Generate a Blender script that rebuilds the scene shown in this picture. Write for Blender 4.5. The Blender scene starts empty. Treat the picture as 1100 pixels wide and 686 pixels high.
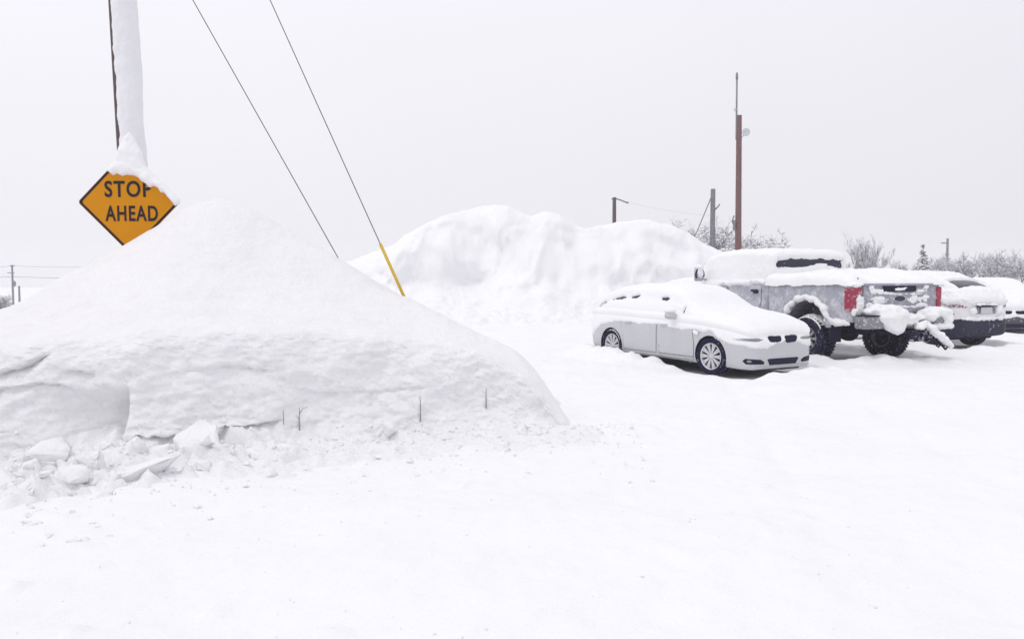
import bpy, bmesh, math, random
import numpy as np
from mathutils import Vector, Matrix
from mathutils.bvhtree import BVHTree
from mathutils.geometry import delaunay_2d_cdt

random.seed(7)
RNG = np.random.default_rng(11)
R = math.radians
scene = bpy.context.scene
COL = scene.collection

# ------------------------------------------------------------------ camera
CAM_H = 1.7
FPX = 900.0                      # focal length in photo pixels (photo is 1100 wide)
PITCH = math.atan(46 / FPX)
cam_d = bpy.data.cameras.new('camera')
cam = bpy.data.objects.new('camera', cam_d)
COL.objects.link(cam)
cam.location = (0, 0, CAM_H)
cam.rotation_euler = (math.pi / 2 - PITCH, 0, 0)
cam_d.sensor_width = 36
cam_d.lens = 36 * FPX / 1100
cam_d.clip_end = 3000
scene.camera = cam
CP, SP = math.cos(PITCH), math.sin(PITCH)


def at(px, py, Y):
    """world point at distance Y (metres ahead) seen at photo pixel px, py"""
    a = (px - 550) / FPX
    b = (343 - py) / FPX
    dy = CP + b * SP
    dz = -SP + b * CP
    k = Y / dy
    return Vector((a * k, Y, CAM_H + dz * k))


# ------------------------------------------------------------------ numeric helpers
_perm = np.arange(256)
np.random.default_rng(3).shuffle(_perm)
_perm = np.concatenate([_perm, _perm, _perm])
_g = np.random.default_rng(5).normal(size=(256, 3))
_g /= np.linalg.norm(_g, axis=1)[:, None]


def perlin(p):
    p = np.asarray(p, float)
    i = np.floor(p).astype(int)
    f = p - i
    i &= 255
    u = f * f * f * (f * (f * 6 - 15) + 10)
    out = 0
    for dx in (0, 1):
        wx = u[..., 0] if dx else 1 - u[..., 0]
        for dy in (0, 1):
            wy = u[..., 1] if dy else 1 - u[..., 1]
            for dz in (0, 1):
                wz = u[..., 2] if dz else 1 - u[..., 2]
                h = _perm[_perm[_perm[i[..., 0] + dx] + i[..., 1] + dy] + i[..., 2] + dz]
                g = _g[h]
                d = g[..., 0] * (f[..., 0] - dx) + g[..., 1] * (f[..., 1] - dy) + g[..., 2] * (f[..., 2] - dz)
                out = out + wx * wy * wz * d
    return out * 1.6


def fbm(x, y, z=0.0, oct=4, gain=0.5, lac=2.03):
    x, y, z = np.broadcast_arrays(np.asarray(x, float), np.asarray(y, float), np.asarray(z, float))
    p = np.stack([x, y, z], -1)
    s, a = 0, 1.0
    for o in range(oct):
        s = s + a * perlin(p + 17.3 * o)
        p = p * lac
        a *= gain
    return s


def sstep(a, b, x):
    t = np.clip((np.asarray(x, float) - a) / (b - a), 0, 1)
    return t * t * (3 - 2 * t)


def pchip(xs, ys, x):
    xs = np.asarray(xs, float); ys = np.asarray(ys, float)
    h = np.diff(xs); d = np.diff(ys) / h
    m = np.zeros_like(ys)
    for i in range(1, len(xs) - 1):
        if d[i - 1] * d[i] > 0:
            w1 = 2 * h[i] + h[i - 1]; w2 = h[i] + 2 * h[i - 1]
            m[i] = (w1 + w2) / (w1 / d[i - 1] + w2 / d[i])
    m[0] = d[0]; m[-1] = d[-1]
    x = np.clip(np.asarray(x, float), xs[0], xs[-1])
    k = np.clip(np.searchsorted(xs, x, side='right') - 1, 0, len(h) - 1)
    t = (x - xs[k]) / h[k]
    t2 = t * t; t3 = t2 * t
    return ((2 * t3 - 3 * t2 + 1) * ys[k] + (t3 - 2 * t2 + t) * h[k] * m[k]
            + (-2 * t3 + 3 * t2) * ys[k + 1] + (t3 - t2) * h[k] * m[k + 1])


# ------------------------------------------------------------------ object helpers
def tag(o, label=None, cat=None, group=None, kind=None):
    if label: o['label'] = label
    if cat: o['category'] = cat
    if group: o['group'] = group
    if kind: o['kind'] = kind
    return o


def empty(name, loc=(0, 0, 0), rz=0, parent=None):
    o = bpy.data.objects.new(name, None)
    COL.objects.link(o)
    o.empty_display_size = 0.2
    o.location = loc
    o.rotation_euler = (0, 0, rz)
    if parent: o.parent = parent
    return o


def link_mesh(name, me, mat=None, parent=None, smooth=True):
    o = bpy.data.objects.new(name, me)
    COL.objects.link(o)
    if mat is not None:
        me.materials.append(mat)
    if smooth:
        me.polygons.foreach_set('use_smooth', [True] * len(me.polygons))
    if parent: o.parent = parent
    return o


def obj(name, verts, faces, mat=None, parent=None, smooth=True):
    me = bpy.data.meshes.new(name)
    me.from_pydata([tuple(map(float, v)) for v in verts], [], [tuple(map(int, f)) for f in faces])
    me.update()
    return link_mesh(name, me, mat, parent, smooth)


def grid_faces(n, m, wrap_m=False):
    i = np.arange(n - 1)[:, None]
    mm = m if wrap_m else m - 1
    j = np.arange(mm)[None, :]
    a = i * m + j
    b = i * m + (j + 1) % m
    c = (i + 1) * m + (j + 1) % m
    d = (i + 1) * m + j
    return np.stack([a, b, c, d], -1).reshape(-1, 4)


def grid_obj(name, V, mat=None, parent=None, wrap=False, flip=False):
    n, m = V.shape[:2]
    F = grid_faces(n, m, wrap)
    if flip: F = F[:, ::-1]
    me = bpy.data.meshes.new(name)
    vv = V.reshape(-1, 3)
    me.vertices.add(len(vv)); me.vertices.foreach_set('co', vv.astype(np.float32).ravel())
    me.loops.add(F.size); me.loops.foreach_set('vertex_index', F.astype(np.int32).ravel())
    me.polygons.add(len(F)); me.polygons.foreach_set('loop_start', np.arange(0, F.size, 4, dtype=np.int32))
    me.update(calc_edges=True)
    me.validate()
    return link_mesh(name, me, mat, parent)


class MB:
    """collects simple shapes into one mesh"""
    def __init__(s):
        s.v = []; s.f = []; s.sm = []

    def add(s, verts, faces, smooth=False):
        b = len(s.v)
        s.v += [tuple(map(float, v)) for v in verts]
        s.f += [tuple(int(i) + b for i in f) for f in faces]
        s.sm += [smooth] * len(faces)

    def box(s, c, size, rot=None, bev=0.0):
        bm = bmesh.new()
        bmesh.ops.create_cube(bm, size=1)
        bmesh.ops.scale(bm, vec=size, verts=bm.verts)
        if bev > 0:
            bmesh.ops.bevel(bm, geom=bm.edges[:], offset=bev, segments=2, affect='EDGES', profile=0.5)
        M = Matrix.Translation(Vector(c))
        if rot is not None: M = M @ rot.to_4x4()
        bm.transform(M)
        bm.verts.index_update()
        s.add([v.co for v in bm.verts], [[v.index for v in f.verts] for f in bm.faces], bev > 0)
        bm.free()

    def tube(s, pts, rad, n=8, caps=True, smooth=True):
        pts = [Vector(p) for p in pts]
        if not hasattr(rad, '__len__'): rad = [rad] * len(pts)
        V = []; prev = None
        for i, p in enumerate(pts):
            t = (pts[min(i + 1, len(pts) - 1)] - pts[max(i - 1, 0)])
            if t.length < 1e-9: t = Vector((0, 0, 1))
            t.normalize()
            if prev is None:
                a = t.cross(Vector((0, 0, 1)))
                if a.length < 1e-3: a = t.cross(Vector((1, 0, 0)))
            else:
                a = prev - t * prev.dot(t)
            a.normalize(); prev = a
            b = t.cross(a)
            for k in range(n):
                an = 2 * math.pi * k / n
                V.append(p + (a * math.cos(an) + b * math.sin(an)) * rad[i])
        F = []
        for i in range(len(pts) - 1):
            for k in range(n):
                F.append((i * n + k, i * n + (k + 1) % n, (i + 1) * n + (k + 1) % n, (i + 1) * n + k))
        if caps:
            F.append(tuple(range(n))[::-1]); F.append(tuple((len(pts) - 1) * n + k for k in range(n)))
        s.add(V, F, smooth)

    def lathe_y(s, prof, n=48, c=(0, 0, 0)):
        """profile of (radius, y) revolved about the local y axis; closed profile"""
        V = []
        for k in range(n):
            a = 2 * math.pi * k / n
            for r, y in prof:
                V.append((c[0] + r * math.cos(a), c[1] + y, c[2] + r * math.sin(a)))
        m = len(prof); F = []
        for k in range(n):
            for j in range(m):
                F.append((k * m + j, k * m + (j + 1) % m, ((k + 1) % n) * m + (j + 1) % m, ((k + 1) % n) * m + j))
        s.add(V, F, True)

    def blob(s, c, size, seed=0, amp=0.18, freq=1.6, sub=3):
        bm = bmesh.new()
        bmesh.ops.create_icosphere(bm, subdivisions=sub, radius=1)
        P = np.array([v.co[:] for v in bm.verts])
        n = fbm(P[:, 0] * freq + seed * 7.1, P[:, 1] * freq, P[:, 2] * freq, 3)
        P = P * (1 + amp * n)[:, None] * np.array(size) + np.array(c)
        bm.verts.index_update()
        s.add(P, [[v.index for v in f.verts] for f in bm.faces], True)
        bm.free()

    def build_merged(s, name, mat, parent=None, voxel=.02, amp=.02, freq=9.0, smooth=3):
        """overlapping lumps fused into one continuous snowy surface"""
        o = s.build(name, mat, parent)
        md = o.modifiers.new('r', 'REMESH'); md.mode = 'VOXEL'; md.voxel_size = voxel
        sm_ = o.modifiers.new('s', 'SMOOTH'); sm_.iterations = smooth; sm_.factor = .5
        dg = bpy.context.evaluated_depsgraph_get(); dg.update()
        me = bpy.data.meshes.new_from_object(o.evaluated_get(dg))
        o.modifiers.clear(); o.data = me; me.name = name
        P = np.zeros(len(me.vertices) * 3, np.float32); me.vertices.foreach_get('co', P); P = P.reshape(-1, 3)
        N = np.zeros(len(me.vertices) * 3, np.float32); me.vertex_normals.foreach_get('vector', N); N = N.reshape(-1, 3)
        P = P + N * (amp * fbm(P[:, 0] * freq, P[:, 1] * freq, P[:, 2] * freq, 4))[:, None]
        me.vertices.foreach_set('co', P.astype(np.float32).ravel()); me.update()
        me.polygons.foreach_set('use_smooth', [True] * len(me.polygons))
        return o

    def build(s, name, mat, parent=None):
        me = bpy.data.meshes.new(name)
        me.from_pydata(s.v, [], s.f)
        me.update()
        o = link_mesh(name, me, mat, parent, smooth=False)
        me.polygons.foreach_set('use_smooth', s.sm)
        return o


# ------------------------------------------------------------------ materials
def new_mat(name):
    m = bpy.data.materials.new(name)
    m.use_nodes = True
    nt = m.node_tree
    return m, nt, nt.nodes['Principled BSDF'], nt.nodes.new, nt.links.new


def noise_node(nt, scale, detail=4, rough=0.6, vec=None):
    n = nt.nodes.new('ShaderNodeTexNoise')
    n.inputs['Scale'].default_value = scale
    n.inputs['Detail'].default_value = detail
    n.inputs['Roughness'].default_value = rough
    if vec is not None: nt.links.new(vec, n.inputs['Vector'])
    return n


def ramp(nt, src, p0, c0, p1, c1):
    r = nt.nodes.new('ShaderNodeValToRGB')
    e = r.color_ramp.elements
    e[0].position = p0; e[0].color = c0 if len(c0) == 4 else (*c0, 1)
    e[1].position = p1; e[1].color = c1 if len(c1) == 4 else (*c1, 1)
    nt.links.new(src, r.inputs['Fac'])
    return r


def mixc(nt, fac, a, b, mode='MIX'):
    m = nt.nodes.new('ShaderNodeMix')
    m.data_type = 'RGBA'; m.blend_type = mode
    for sock, v in ((m.inputs[0], fac), (m.inputs[6], a), (m.inputs[7], b)):
        if hasattr(v, 'is_linked'): nt.links.new(v, sock)
        elif isinstance(v, (int, float)): sock.default_value = v
        else: sock.default_value = (*v, 1) if len(v) == 3 else v
    return m.outputs[2]


SNOW_C = (0.875, 0.872, 0.885)


def snow_mat(name, bump=0.3, scale=22, dirt=0.0, specks=0.0, col=SNOW_C, strata=0.0):
    m, nt, b, N, L = new_mat(name)
    tc = nt.nodes.new('ShaderNodeTexCoord')
    vec = tc.outputs['Object']
    b.inputs['Roughness'].default_value = 0.75
    b.inputs['Specular IOR Level'].default_value = 0.25
    n1 = noise_node(nt, scale, 6, 0.65, vec)
    n2 = noise_node(nt, scale * 5, 3, 0.6, vec)
    add = nt.nodes.new('ShaderNodeMath'); add.operation = 'MULTIPLY_ADD'
    L(n2.outputs['Fac'], add.inputs[0]); add.inputs[1].default_value = 0.25; L(n1.outputs['Fac'], add.inputs[2])
    bp = nt.nodes.new('ShaderNodeBump')
    bp.inputs['Strength'].default_value = bump
    bp.inputs['Distance'].default_value = 0.02
    L(add.outputs[0], bp.inputs['Height'])
    L(bp.outputs['Normal'], b.inputs['Normal'])
    c = mixc(nt, ramp(nt, noise_node(nt, 0.8, 5, 0.6, vec).outputs['Fac'], 0.3, (0, 0, 0), 0.75, (1, 1, 1)).outputs['Color'],
             col, tuple(x * 0.965 for x in col))
    if strata > 0:
        mp = nt.nodes.new('ShaderNodeMapping'); mp.inputs['Scale'].default_value = (1.2, 1.2, 9)
        L(vec, mp.inputs['Vector'])
        st = noise_node(nt, 1.6, 7, 0.68, mp.outputs['Vector'])
        c = mixc(nt, ramp(nt, st.outputs['Fac'], 0.42, (0, 0, 0), 0.72, (strata,) * 3).outputs['Color'], c, (0.60, 0.585, 0.62))
    if dirt > 0:
        nd = noise_node(nt, 3.2, 8, 0.72, vec)
        c = mixc(nt, ramp(nt, nd.outputs['Fac'], 0.52, (0, 0, 0), 0.78, (dirt,) * 3).outputs['Color'], c, (0.52, 0.49, 0.50))
    if specks > 0:
        vo = nt.nodes.new('ShaderNodeTexVoronoi'); vo.inputs['Scale'].default_value = 24
        L(vec, vo.inputs['Vector'])
        msk = noise_node(nt, 2.0, 3, 0.6, vec)
        r1 = ramp(nt, vo.outputs['Distance'], 0.05, (1, 1, 1), 0.13, (0, 0, 0))
        r2 = ramp(nt, msk.outputs['Fac'], 0.50, (0, 0, 0), 0.66, (specks,) * 3)
        f = mixc(nt, 1.0, r1.outputs['Color'], r2.outputs['Color'], 'MULTIPLY')
        c = mixc(nt, f, c, (0.30, 0.27, 0.28))
    L(c, b.inputs['Base Color'])
    return m


def plain_mat(name, col, rough=0.5, metal=0.0, vary=0.12, scale=12, snow=0.0, snow_scale=6, coat=0.0, soft=.13):
    """paint, rubber or plastic: small tone variation, and frozen-on snow patches when snow > 0"""
    m, nt, b, N, L = new_mat(name)
    tc = nt.nodes.new('ShaderNodeTexCoord'); vec = tc.outputs['Object']
    n = noise_node(nt, scale, 5, 0.6, vec)
    c = mixc(nt, n.outputs['Fac'], tuple(x * (1 - vary) for x in col), tuple(min(1, x * (1 + vary)) for x in col))
    b.inputs['Roughness'].default_value = rough
    b.inputs['Metallic'].default_value = metal
    if rough > .5: b.inputs['Specular IOR Level'].default_value = 0.22
    if coat: b.inputs['Coat Weight'].default_value = coat
    if snow > 0:
        ns = noise_node(nt, snow_scale, 9, 0.72, vec)
        f = ramp(nt, ns.outputs['Fac'], 0.62 - 0.30 * snow, (0, 0, 0), 0.62 - 0.30 * snow + soft, (1, 1, 1)).outputs['Color']
        c = mixc(nt, f, c, SNOW_C)
        r = nt.nodes.new('ShaderNodeMix'); r.data_type = 'FLOAT'
        L(f, r.inputs[0]); r.inputs[2].default_value = rough; r.inputs[3].default_value = 0.8
        L(r.outputs[0], b.inputs['Roughness'])
        if metal:
            r2 = nt.nodes.new('ShaderNodeMix'); r2.data_type = 'FLOAT'
            L(f, r2.inputs[0]); r2.inputs[2].default_value = metal; r2.inputs[3].default_value = 0
            L(r2.outputs[0], b.inputs['Metallic'])
        bp = nt.nodes.new('ShaderNodeBump'); bp.inputs['Strength'].default_value = 0.6; bp.inputs['Distance'].default_value = 0.015
        L(f, bp.inputs['Height']); L(bp.outputs['Normal'], b.inputs['Normal'])
    L(c, b.inputs['Base Color'])
    return m


M = {}
M['snow_ground'] = snow_mat('snow_ground', bump=0.55, scale=11, specks=0.12)
M['snow_bank'] = snow_mat('snow_bank', bump=0.95, scale=15, dirt=0.15, specks=0.75, strata=0.08)
M['snow_coat'] = snow_mat('snow_coat', bump=0.8, scale=11, col=(.82, .82, .85))
M['snow_pile'] = snow_mat('snow_pile', bump=0.45, scale=7, dirt=0.0)
M['snow_chunk'] = snow_mat('snow_chunk', bump=0.8, scale=14, dirt=0.06, specks=0.25)
M['snow_fresh'] = snow_mat('snow_fresh', bump=0.25, scale=18)
M['crumb'] = snow_mat('crumb', bump=0.4, scale=30, dirt=0.25)
M['silver'] = plain_mat('silver_paint', (0.53, 0.535, 0.56), 0.36, 0.15, 0.05, 3, snow=0.12, snow_scale=9, coat=0.3)
M['truck_paint'] = plain_mat('truck_paint', (0.36, 0.37, 0.43), 0.45, 0.05, 0.08, 3, snow=0.56, snow_scale=6.5, soft=.36)
M['truck_tail'] = plain_mat('truck_tailgate_paint', (0.30, 0.305, 0.36), 0.4, 0.1, 0.08, 3, snow=0.46, snow_scale=4.2, soft=.30)
M['white_paint'] = plain_mat('white_paint', (0.76, 0.75, 0.76), 0.35, 0, 0.04, 3, snow=0.2, coat=0.3)
M['dark_paint'] = plain_mat('dark_paint', (0.045, 0.042, 0.06), 0.35, 0.1, 0.1, 4, snow=0.25, coat=0.3)
M['rubber'] = plain_mat('rubber', (0.007, 0.007, 0.034), 0.85, 0, 0.3, 20, snow=0.14, snow_scale=14)
M['rubber_frost'] = plain_mat('frosted_rubber', (0.007, 0.007, 0.034), 0.85, 0, 0.3, 20, snow=0.17, snow_scale=16)
M['black_plastic'] = plain_mat('black_plastic', (0.007, 0.007, 0.032), 0.6, 0, 0.25, 18)
M['black_plastic_frost'] = plain_mat('frosted_black_plastic', (0.022, 0.022, 0.05), 0.6, 0, 0.25, 14, snow=0.10, snow_scale=9)
M['chassis'] = plain_mat('chassis', (0.008, 0.008, 0.034), 0.75, 0, 0.4, 12, snow=0.06, snow_scale=12)
M['glass'] = plain_mat('dark_glass', (0.010, 0.011, 0.038), 0.25, 0, 0.1, 3, snow=0.03, snow_scale=7)
M['lamp_lens'] = plain_mat('lamp_lens', (0.26, 0.265, 0.29), 0.15, 0.2, 0.15, 10)
M['chrome'] = plain_mat('chrome', (0.62, 0.62, 0.64), 0.2, 0.8, 0.05, 10, snow=0.15, snow_scale=12)
M['alloy'] = plain_mat('alloy', (0.60, 0.60, 0.63), 0.35, 0.35, 0.08, 10, snow=0.15, snow_scale=14)
M['alloy_dark'] = plain_mat('alloy_dull', (0.24, 0.24, 0.28), 0.45, 0.35, 0.12, 10, snow=0.30, snow_scale=12)
M['red_lens'] = plain_mat('red_lens', (0.33, 0.014, 0.055), 0.3, 0, 0.1, 10, snow=0.30, snow_scale=13)
M['dim_lens'] = plain_mat('dim_red_lens', (0.16, 0.012, 0.04), 0.35, 0, 0.1, 10, snow=0.5, snow_scale=16)
M['amber'] = plain_mat('red_reflector', (0.30, 0.02, 0.04), 0.3)
M['plate'] = plain_mat('number_plate', (0.55, 0.56, 0.60), 0.4, 0, 0.06, 20, snow=0.25, snow_scale=10)
M['bumper_grey'] = plain_mat('bumper_grey', (0.24, 0.24, 0.26), 0.4, 0.4, 0.15, 10, snow=0.30, snow_scale=16)
M['sign_face'] = plain_mat('sign_yellow', (0.60, 0.24, 0.001), 0.85, 0, 0.05, 6)
M['sign_black'] = plain_mat('sign_black', (0.020, 0.012, 0.018), 0.6, 0, 0.2, 20)
M['sign_back'] = plain_mat('sign_metal', (0.42, 0.42, 0.44), 0.4, 0.7, 0.1, 8)
M['pole_wood'] = plain_mat('pole_wood', (0.10, 0.075, 0.075), 0.85, 0, 0.35, 9)
M['pole_red'] = plain_mat('pole_red', (0.17, 0.095, 0.09), 0.85, 0, 0.3, 7, snow=0.06, snow_scale=8)
M['pole_grey'] = plain_mat('pole_grey', (0.20, 0.19, 0.22), 0.85, 0, 0.25, 7, snow=0.16, snow_scale=8)
M['steel'] = plain_mat('steel', (0.24, 0.23, 0.24), 0.5, 0.5, 0.15, 20)
M['cable'] = plain_mat('cable', (0.085, 0.08, 0.085), 0.6, 0.3, 0.2, 30)
M['yellow'] = plain_mat('guard_yellow', (0.62, 0.42, 0.03), 0.5, 0, 0.12, 12)
M['twig'] = plain_mat('frost_haze_twig', (0.23, 0.21, 0.26), 0.9, 0, 0.3, 3, snow=0.52, snow_scale=2.2)  # real frost, plus extra paleness in the colour standing in for distance haze
M['bark'] = plain_mat('frost_haze_bark', (0.18, 0.16, 0.19), 0.9, 0, 0.3, 3, snow=0.30, snow_scale=2.2)  # frosted bark, lightened likewise so far trunks look hazed
M['needle'] = plain_mat('snowy_needles', (0.055, 0.065, 0.07), 0.9, 0, 0.3, 3, snow=0.52, snow_scale=1.8)
M['stalk'] = plain_mat('dry_stalk', (0.30, 0.26, 0.28), 0.9, 0, 0.3, 20)

# ------------------------------------------------------------------ vehicle placements (used by the ground too)
def frame(heading, wheel_world, wheel_local):
    h = Vector(heading).normalized()
    left = Vector((-h.y, h.x))
    w = Vector(wheel_world)
    root = w - h * wheel_local[0] - left * wheel_local[1]
    return root, math.atan2(h.y, h.x), h, left


SEDAN = frame((.512, -.859), (3.545, 14.5), (1.38, -.79))
TRUCK = frame((-.36, .933), (6.14, 17.1), (-2.03 * 1.12, .87 * 1.12))
SUV = frame((-.42, .907), (11.38, 20.7), (-1.35, -.78))
CAR4 = frame((-.30, -.954), (14.75, 24.6), (2.16, 0))


def to_local(fr, x, y):
    root, rz, h, left = fr
    dx, dy = x - root.x, y - root.y
    return dx * h.x + dy * h.y, dx * left.x + dy * left.y


# ------------------------------------------------------------------ ground
def ground_z(x, y, fine=True):
    x = np.asarray(x, float); y = np.asarray(y, float)
    d = np.hypot(x, y)
    near = 1 - sstep(40, 90, d)
    z = 0.06 * near * fbm(x / 4, y / 4, 1.1, 3)
    z = z + 0.03 * near * (1 - sstep(25, 45, d)) * fbm(x / 1.1, y / 1.1, 4.2, 4)
    if fine:
        z = z + 0.009 * (1 - sstep(14, 26, d)) * fbm(x / .16, y / .20, 8.0, 3)
        lump = np.clip(fbm(x / .34, y / .45, 3.7, 3) - .35, 0, 1)
        z = z + 0.10 * (1 - sstep(18, 30, d)) * lump * sstep(-.2, .6, fbm(x / 2.6, y / 2.6, 9.9, 2))
    # faint old wheel ruts through the lot
    for (off, k) in ((-.9, 1), (.7, 1), (2.6, .7), (4.2, .7)):
        path = 1.6 + off + .20 * y + .25 * np.sin(y * .21)
        g = np.exp(-((x - path) / .13) ** 2)
        z = z - .034 * k * g * sstep(3, 6, y) * (1 - sstep(24, 34, y)) * (0.6 + .5 * fbm(x, y * .7, 2.2, 2))
    z = z + 0.045
    # the lot falls away far to the left
    z = z - 3.4 * sstep(-14, -40, x - 0 * y) * sstep(35, 80, y)
    # vehicles: bare packed snow underneath, drifted snow against the sides
    lx, ly = to_local(SEDAN, x, y)
    nz = fbm(x / .45, y / .45, 6.6, 3)
    hw_ = .82 + .22 * sstep(-.2, 1.2, lx)
    inside = (1 - sstep(2.25, 2.6, np.abs(lx))) * (1 - sstep(hw_, hw_ + .2, np.abs(ly)))
    z = z * (1 - inside) - .03 * inside
    along = pchip([-3.2, -2.5, -1.9, -1.38, -.7, 0, .8, 1.4, 2.2, 3.0], [0, .12, .25, .34, .22, .13, .04, -.02, -.02, 0], lx)
    z = z + along * (1 + .5 * nz) * np.exp(-((np.abs(ly) - 1.12) / .26) ** 2)
    z = z + .07 * (1 + .6 * nz) * np.exp(-((lx - 2.55) / .18) ** 2) * (1 - sstep(.7, 1.2, np.abs(ly)))
    z = z + .10 * (1 + .5 * nz) * np.exp(-((lx + 2.6) / .25) ** 2) * (1 - sstep(.7, 1.2, np.abs(ly)))
    for fr, hl, hw in ((TRUCK, 3.2, 1.0), (SUV, 2.3, .92), (CAR4, 2.3, .9)):
        lx, ly = to_local(fr, x, y)
        inside = (1 - sstep(hl, hl + .35, np.abs(lx))) * (1 - sstep(hw, hw + .3, np.abs(ly)))
        z = z * (1 - inside) - .02 * inside
        ring = np.exp(-((np.abs(ly) - hw - .38) / .25) ** 2) * (1 - sstep(hl - .3, hl + .4, np.abs(lx)))
        rear = np.exp(-((np.abs(lx) - hl - .55) / .28) ** 2) * (1 - sstep(hw, hw + .8, np.abs(ly)))
        z = z + (.07 * ring + .10 * rear) * (1 + .7 * nz)
    return z


def axis(lo, flo, fhi, hi, step, grow=1.09):
    a = list(np.arange(flo, fhi + 1e-6, step))
    s = step; v = a[-1]
    while v < hi:
        s *= grow; v += s; a.append(min(v, hi))
    s = step; v = a[0]; pre = []
    while v > lo:
        s *= grow; v -= s; pre.append(max(v, lo))
    return np.array(pre[::-1] + a)


gx = axis(-230, -6.5, 13.0, 230, .042)
gy = axis(-40, 1.6, 20.0, 380, .042)
GX, GY = np.meshgrid(gx, gy, indexing='ij')
GZ = ground_z(GX, GY)
ground = grid_obj('ground', np.stack([GX, GY, GZ], -1), M['snow_ground'])
tag(ground, 'bright ploughed snow covering the whole parking lot', 'ground', kind='structure')

# ------------------------------------------------------------------ near snow bank
def sky_pts(pts):
    out = [(at(px, py, d).x, d, at(px, py, d).z) for px, py, d in pts]
    return np.array(out)


crest = sky_pts([(-190, 352, 9.2), (-90, 346, 9.3), (0, 338, 9.5), (38, 326, 9.9), (65, 298, 10.0), (90, 280, 10.1), (131, 261, 10.2), (171, 240, 10.25),
                 (192, 226, 10.3), (215, 212, 10.35), (235, 208, 10.4), (262, 214, 10.4), (300, 237, 10.4), (340, 262, 10.3), (370, 280, 10.2), (405, 301, 10.1), (440, 319, 10.0),
                 (480, 340, 9.9), (520, 360, 9.8), (550, 376, 9.7), (575, 399, 9.65), (592, 424, 9.6), (606, 446, 9.55), (624, 470, 9.5), (645, 484, 9.5)])
base_pts = np.array([(-9, 6.9), (-6, 7.3), (-4.6, 7.54), (-3.5, 7.65), (-2.67, 8.0), (-.98, 8.7), (0, 8.95), (.5, 9.05), (.9, 9.15), (1.4, 9.3)])
lip_px = np.array([(at(px, py, d).x, d, at(px, py, d).z) for px, py, d in
                   [(-150, 372, 7.9), (0, 366, 8.05), (70, 362, 8.05), (150, 356, 8.1), (250, 352, 8.4), (350, 354, 8.7), (450, 362, 9.05), (520, 375, 9.2), (570, 405, 9.3), (600, 446, 9.35)]])
NX, NV = 460, 300
bx = np.linspace(-8.6, 1.15, NX)
yb = np.interp(bx, base_pts[:, 0], base_pts[:, 1])
yb = pchip(base_pts[:, 0], base_pts[:, 1], bx) + .07 * fbm(bx * .9, 0 * bx, 3.3, 3)
zc = pchip(crest[:, 0], crest[:, 2], bx)
zc = np.where(bx > crest[-1, 0], crest[-1, 2], zc)
yc = pchip(crest[:, 0], crest[:, 1], bx)
H = np.interp(bx, lip_px[:, 0], lip_px[:, 2])
H = np.minimum(H, zc * (.90 + .07 * sstep(-1.0, .1, bx)))
end = 1 - sstep(.72, 1.1, bx)
H *= end
zc = np.maximum(zc * (0.15 + .85 * end), 0)
ap = 0.07 + .05 * fbm(bx * .8, 0 * bx, 7.7, 3)
Dq = np.clip((yc - yb) / 1.3, .1, 1)
lx_ = 1 + .45 * (1 - sstep(-3.8, -2.0, bx))
ctrl_y = np.stack([yb - 1.9 * lx_, yb - 1.15 * lx_, yb - .6 * lx_, yb - .12, yb + .06 * Dq, yb + .15 * Dq, yb + .30 * Dq, yb + .58 * Dq,
                   yb + .55 * (yc - yb), yc - .30 * Dq, yc, yc + .5, yc + 1.4, yc + 3.2], 1)
ctrl_z = np.stack([0 * bx - .06, 0 * bx + .015, (.03 + .3 * ap) * end, (.04 + .7 * ap) * end, np.maximum(H * .42, .06 * end), H * .84, H * .985, H + .03 * (zc - H),
                   H + .26 * (zc - H), H + .86 * (zc - H), zc, zc - .12 * end, zc * .66, 0 * bx - .12], 1)
# resample each column's profile: more points on the wall and apron
kk = ctrl_y.shape[1]
dens = np.array([14, 18, 20, 18, 18, 16, 14, 16, 12, 8, 8, 6, 4], float)
kpos = np.concatenate([[0], np.cumsum(dens)]); kpos /= kpos[-1]
vs = np.linspace(0, 1, NV)
kidx = np.interp(vs, kpos, np.arange(kk))
BV = np.zeros((NX, NV, 3))
for i in range(NX):
    BV[i, :, 0] = bx[i]
    BV[i, :, 1] = pchip(np.arange(kk), ctrl_y[i], kidx)
    BV[i, :, 2] = pchip(np.arange(kk), ctrl_z[i], kidx)
KI = np.broadcast_to(kidx, (NX, NV))
sw = ((sstep(5.2, 7.5, KI) * .95) * (1 - .93 * sstep(-1.3, -.4, bx))[:, None] + .03)[1:-1, 1:-1, None]
for _ in range(90):
    avg = (BV[:-2, 1:-1] + BV[2:, 1:-1] + BV[1:-1, :-2] + BV[1:-1, 2:]) / 4
    BV[1:-1, 1:-1, 1:] += sw * (avg - BV[1:-1, 1:-1])[..., 1:]
X_, Y_, Z_ = BV[..., 0], BV[..., 1].copy(), BV[..., 2].copy()
wall = sstep(2.6, 3.4, KI) * (1 - sstep(6.3, 7.5, KI))
apron = sstep(.2, 1.4, KI) * (1 - sstep(2.9, 3.8, KI))
upper = sstep(6.5, 8, KI)
EN = np.broadcast_to(end[:, None], X_.shape)
# scraped wall: strata and lumps
push = .014 * fbm(X_ * 1.1, Z_ * 4.5, 1.0, 5, .58) + .06 * fbm(X_ * 1.6, Z_ * 1.9, 5.0, 3) + .022 * fbm(X_ * 9, Z_ * 12, 2.5, 4, .6) + .03 * np.clip(fbm(X_ * 4, Z_ * 5, 21.0, 3) - .3, 0, 1)
BV[..., 1] += wall * push * (.25 + .75 * EN)
BV[..., 2] += wall * .015 * fbm(X_ * 4, Z_ * 5, 8.8, 3)
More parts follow.
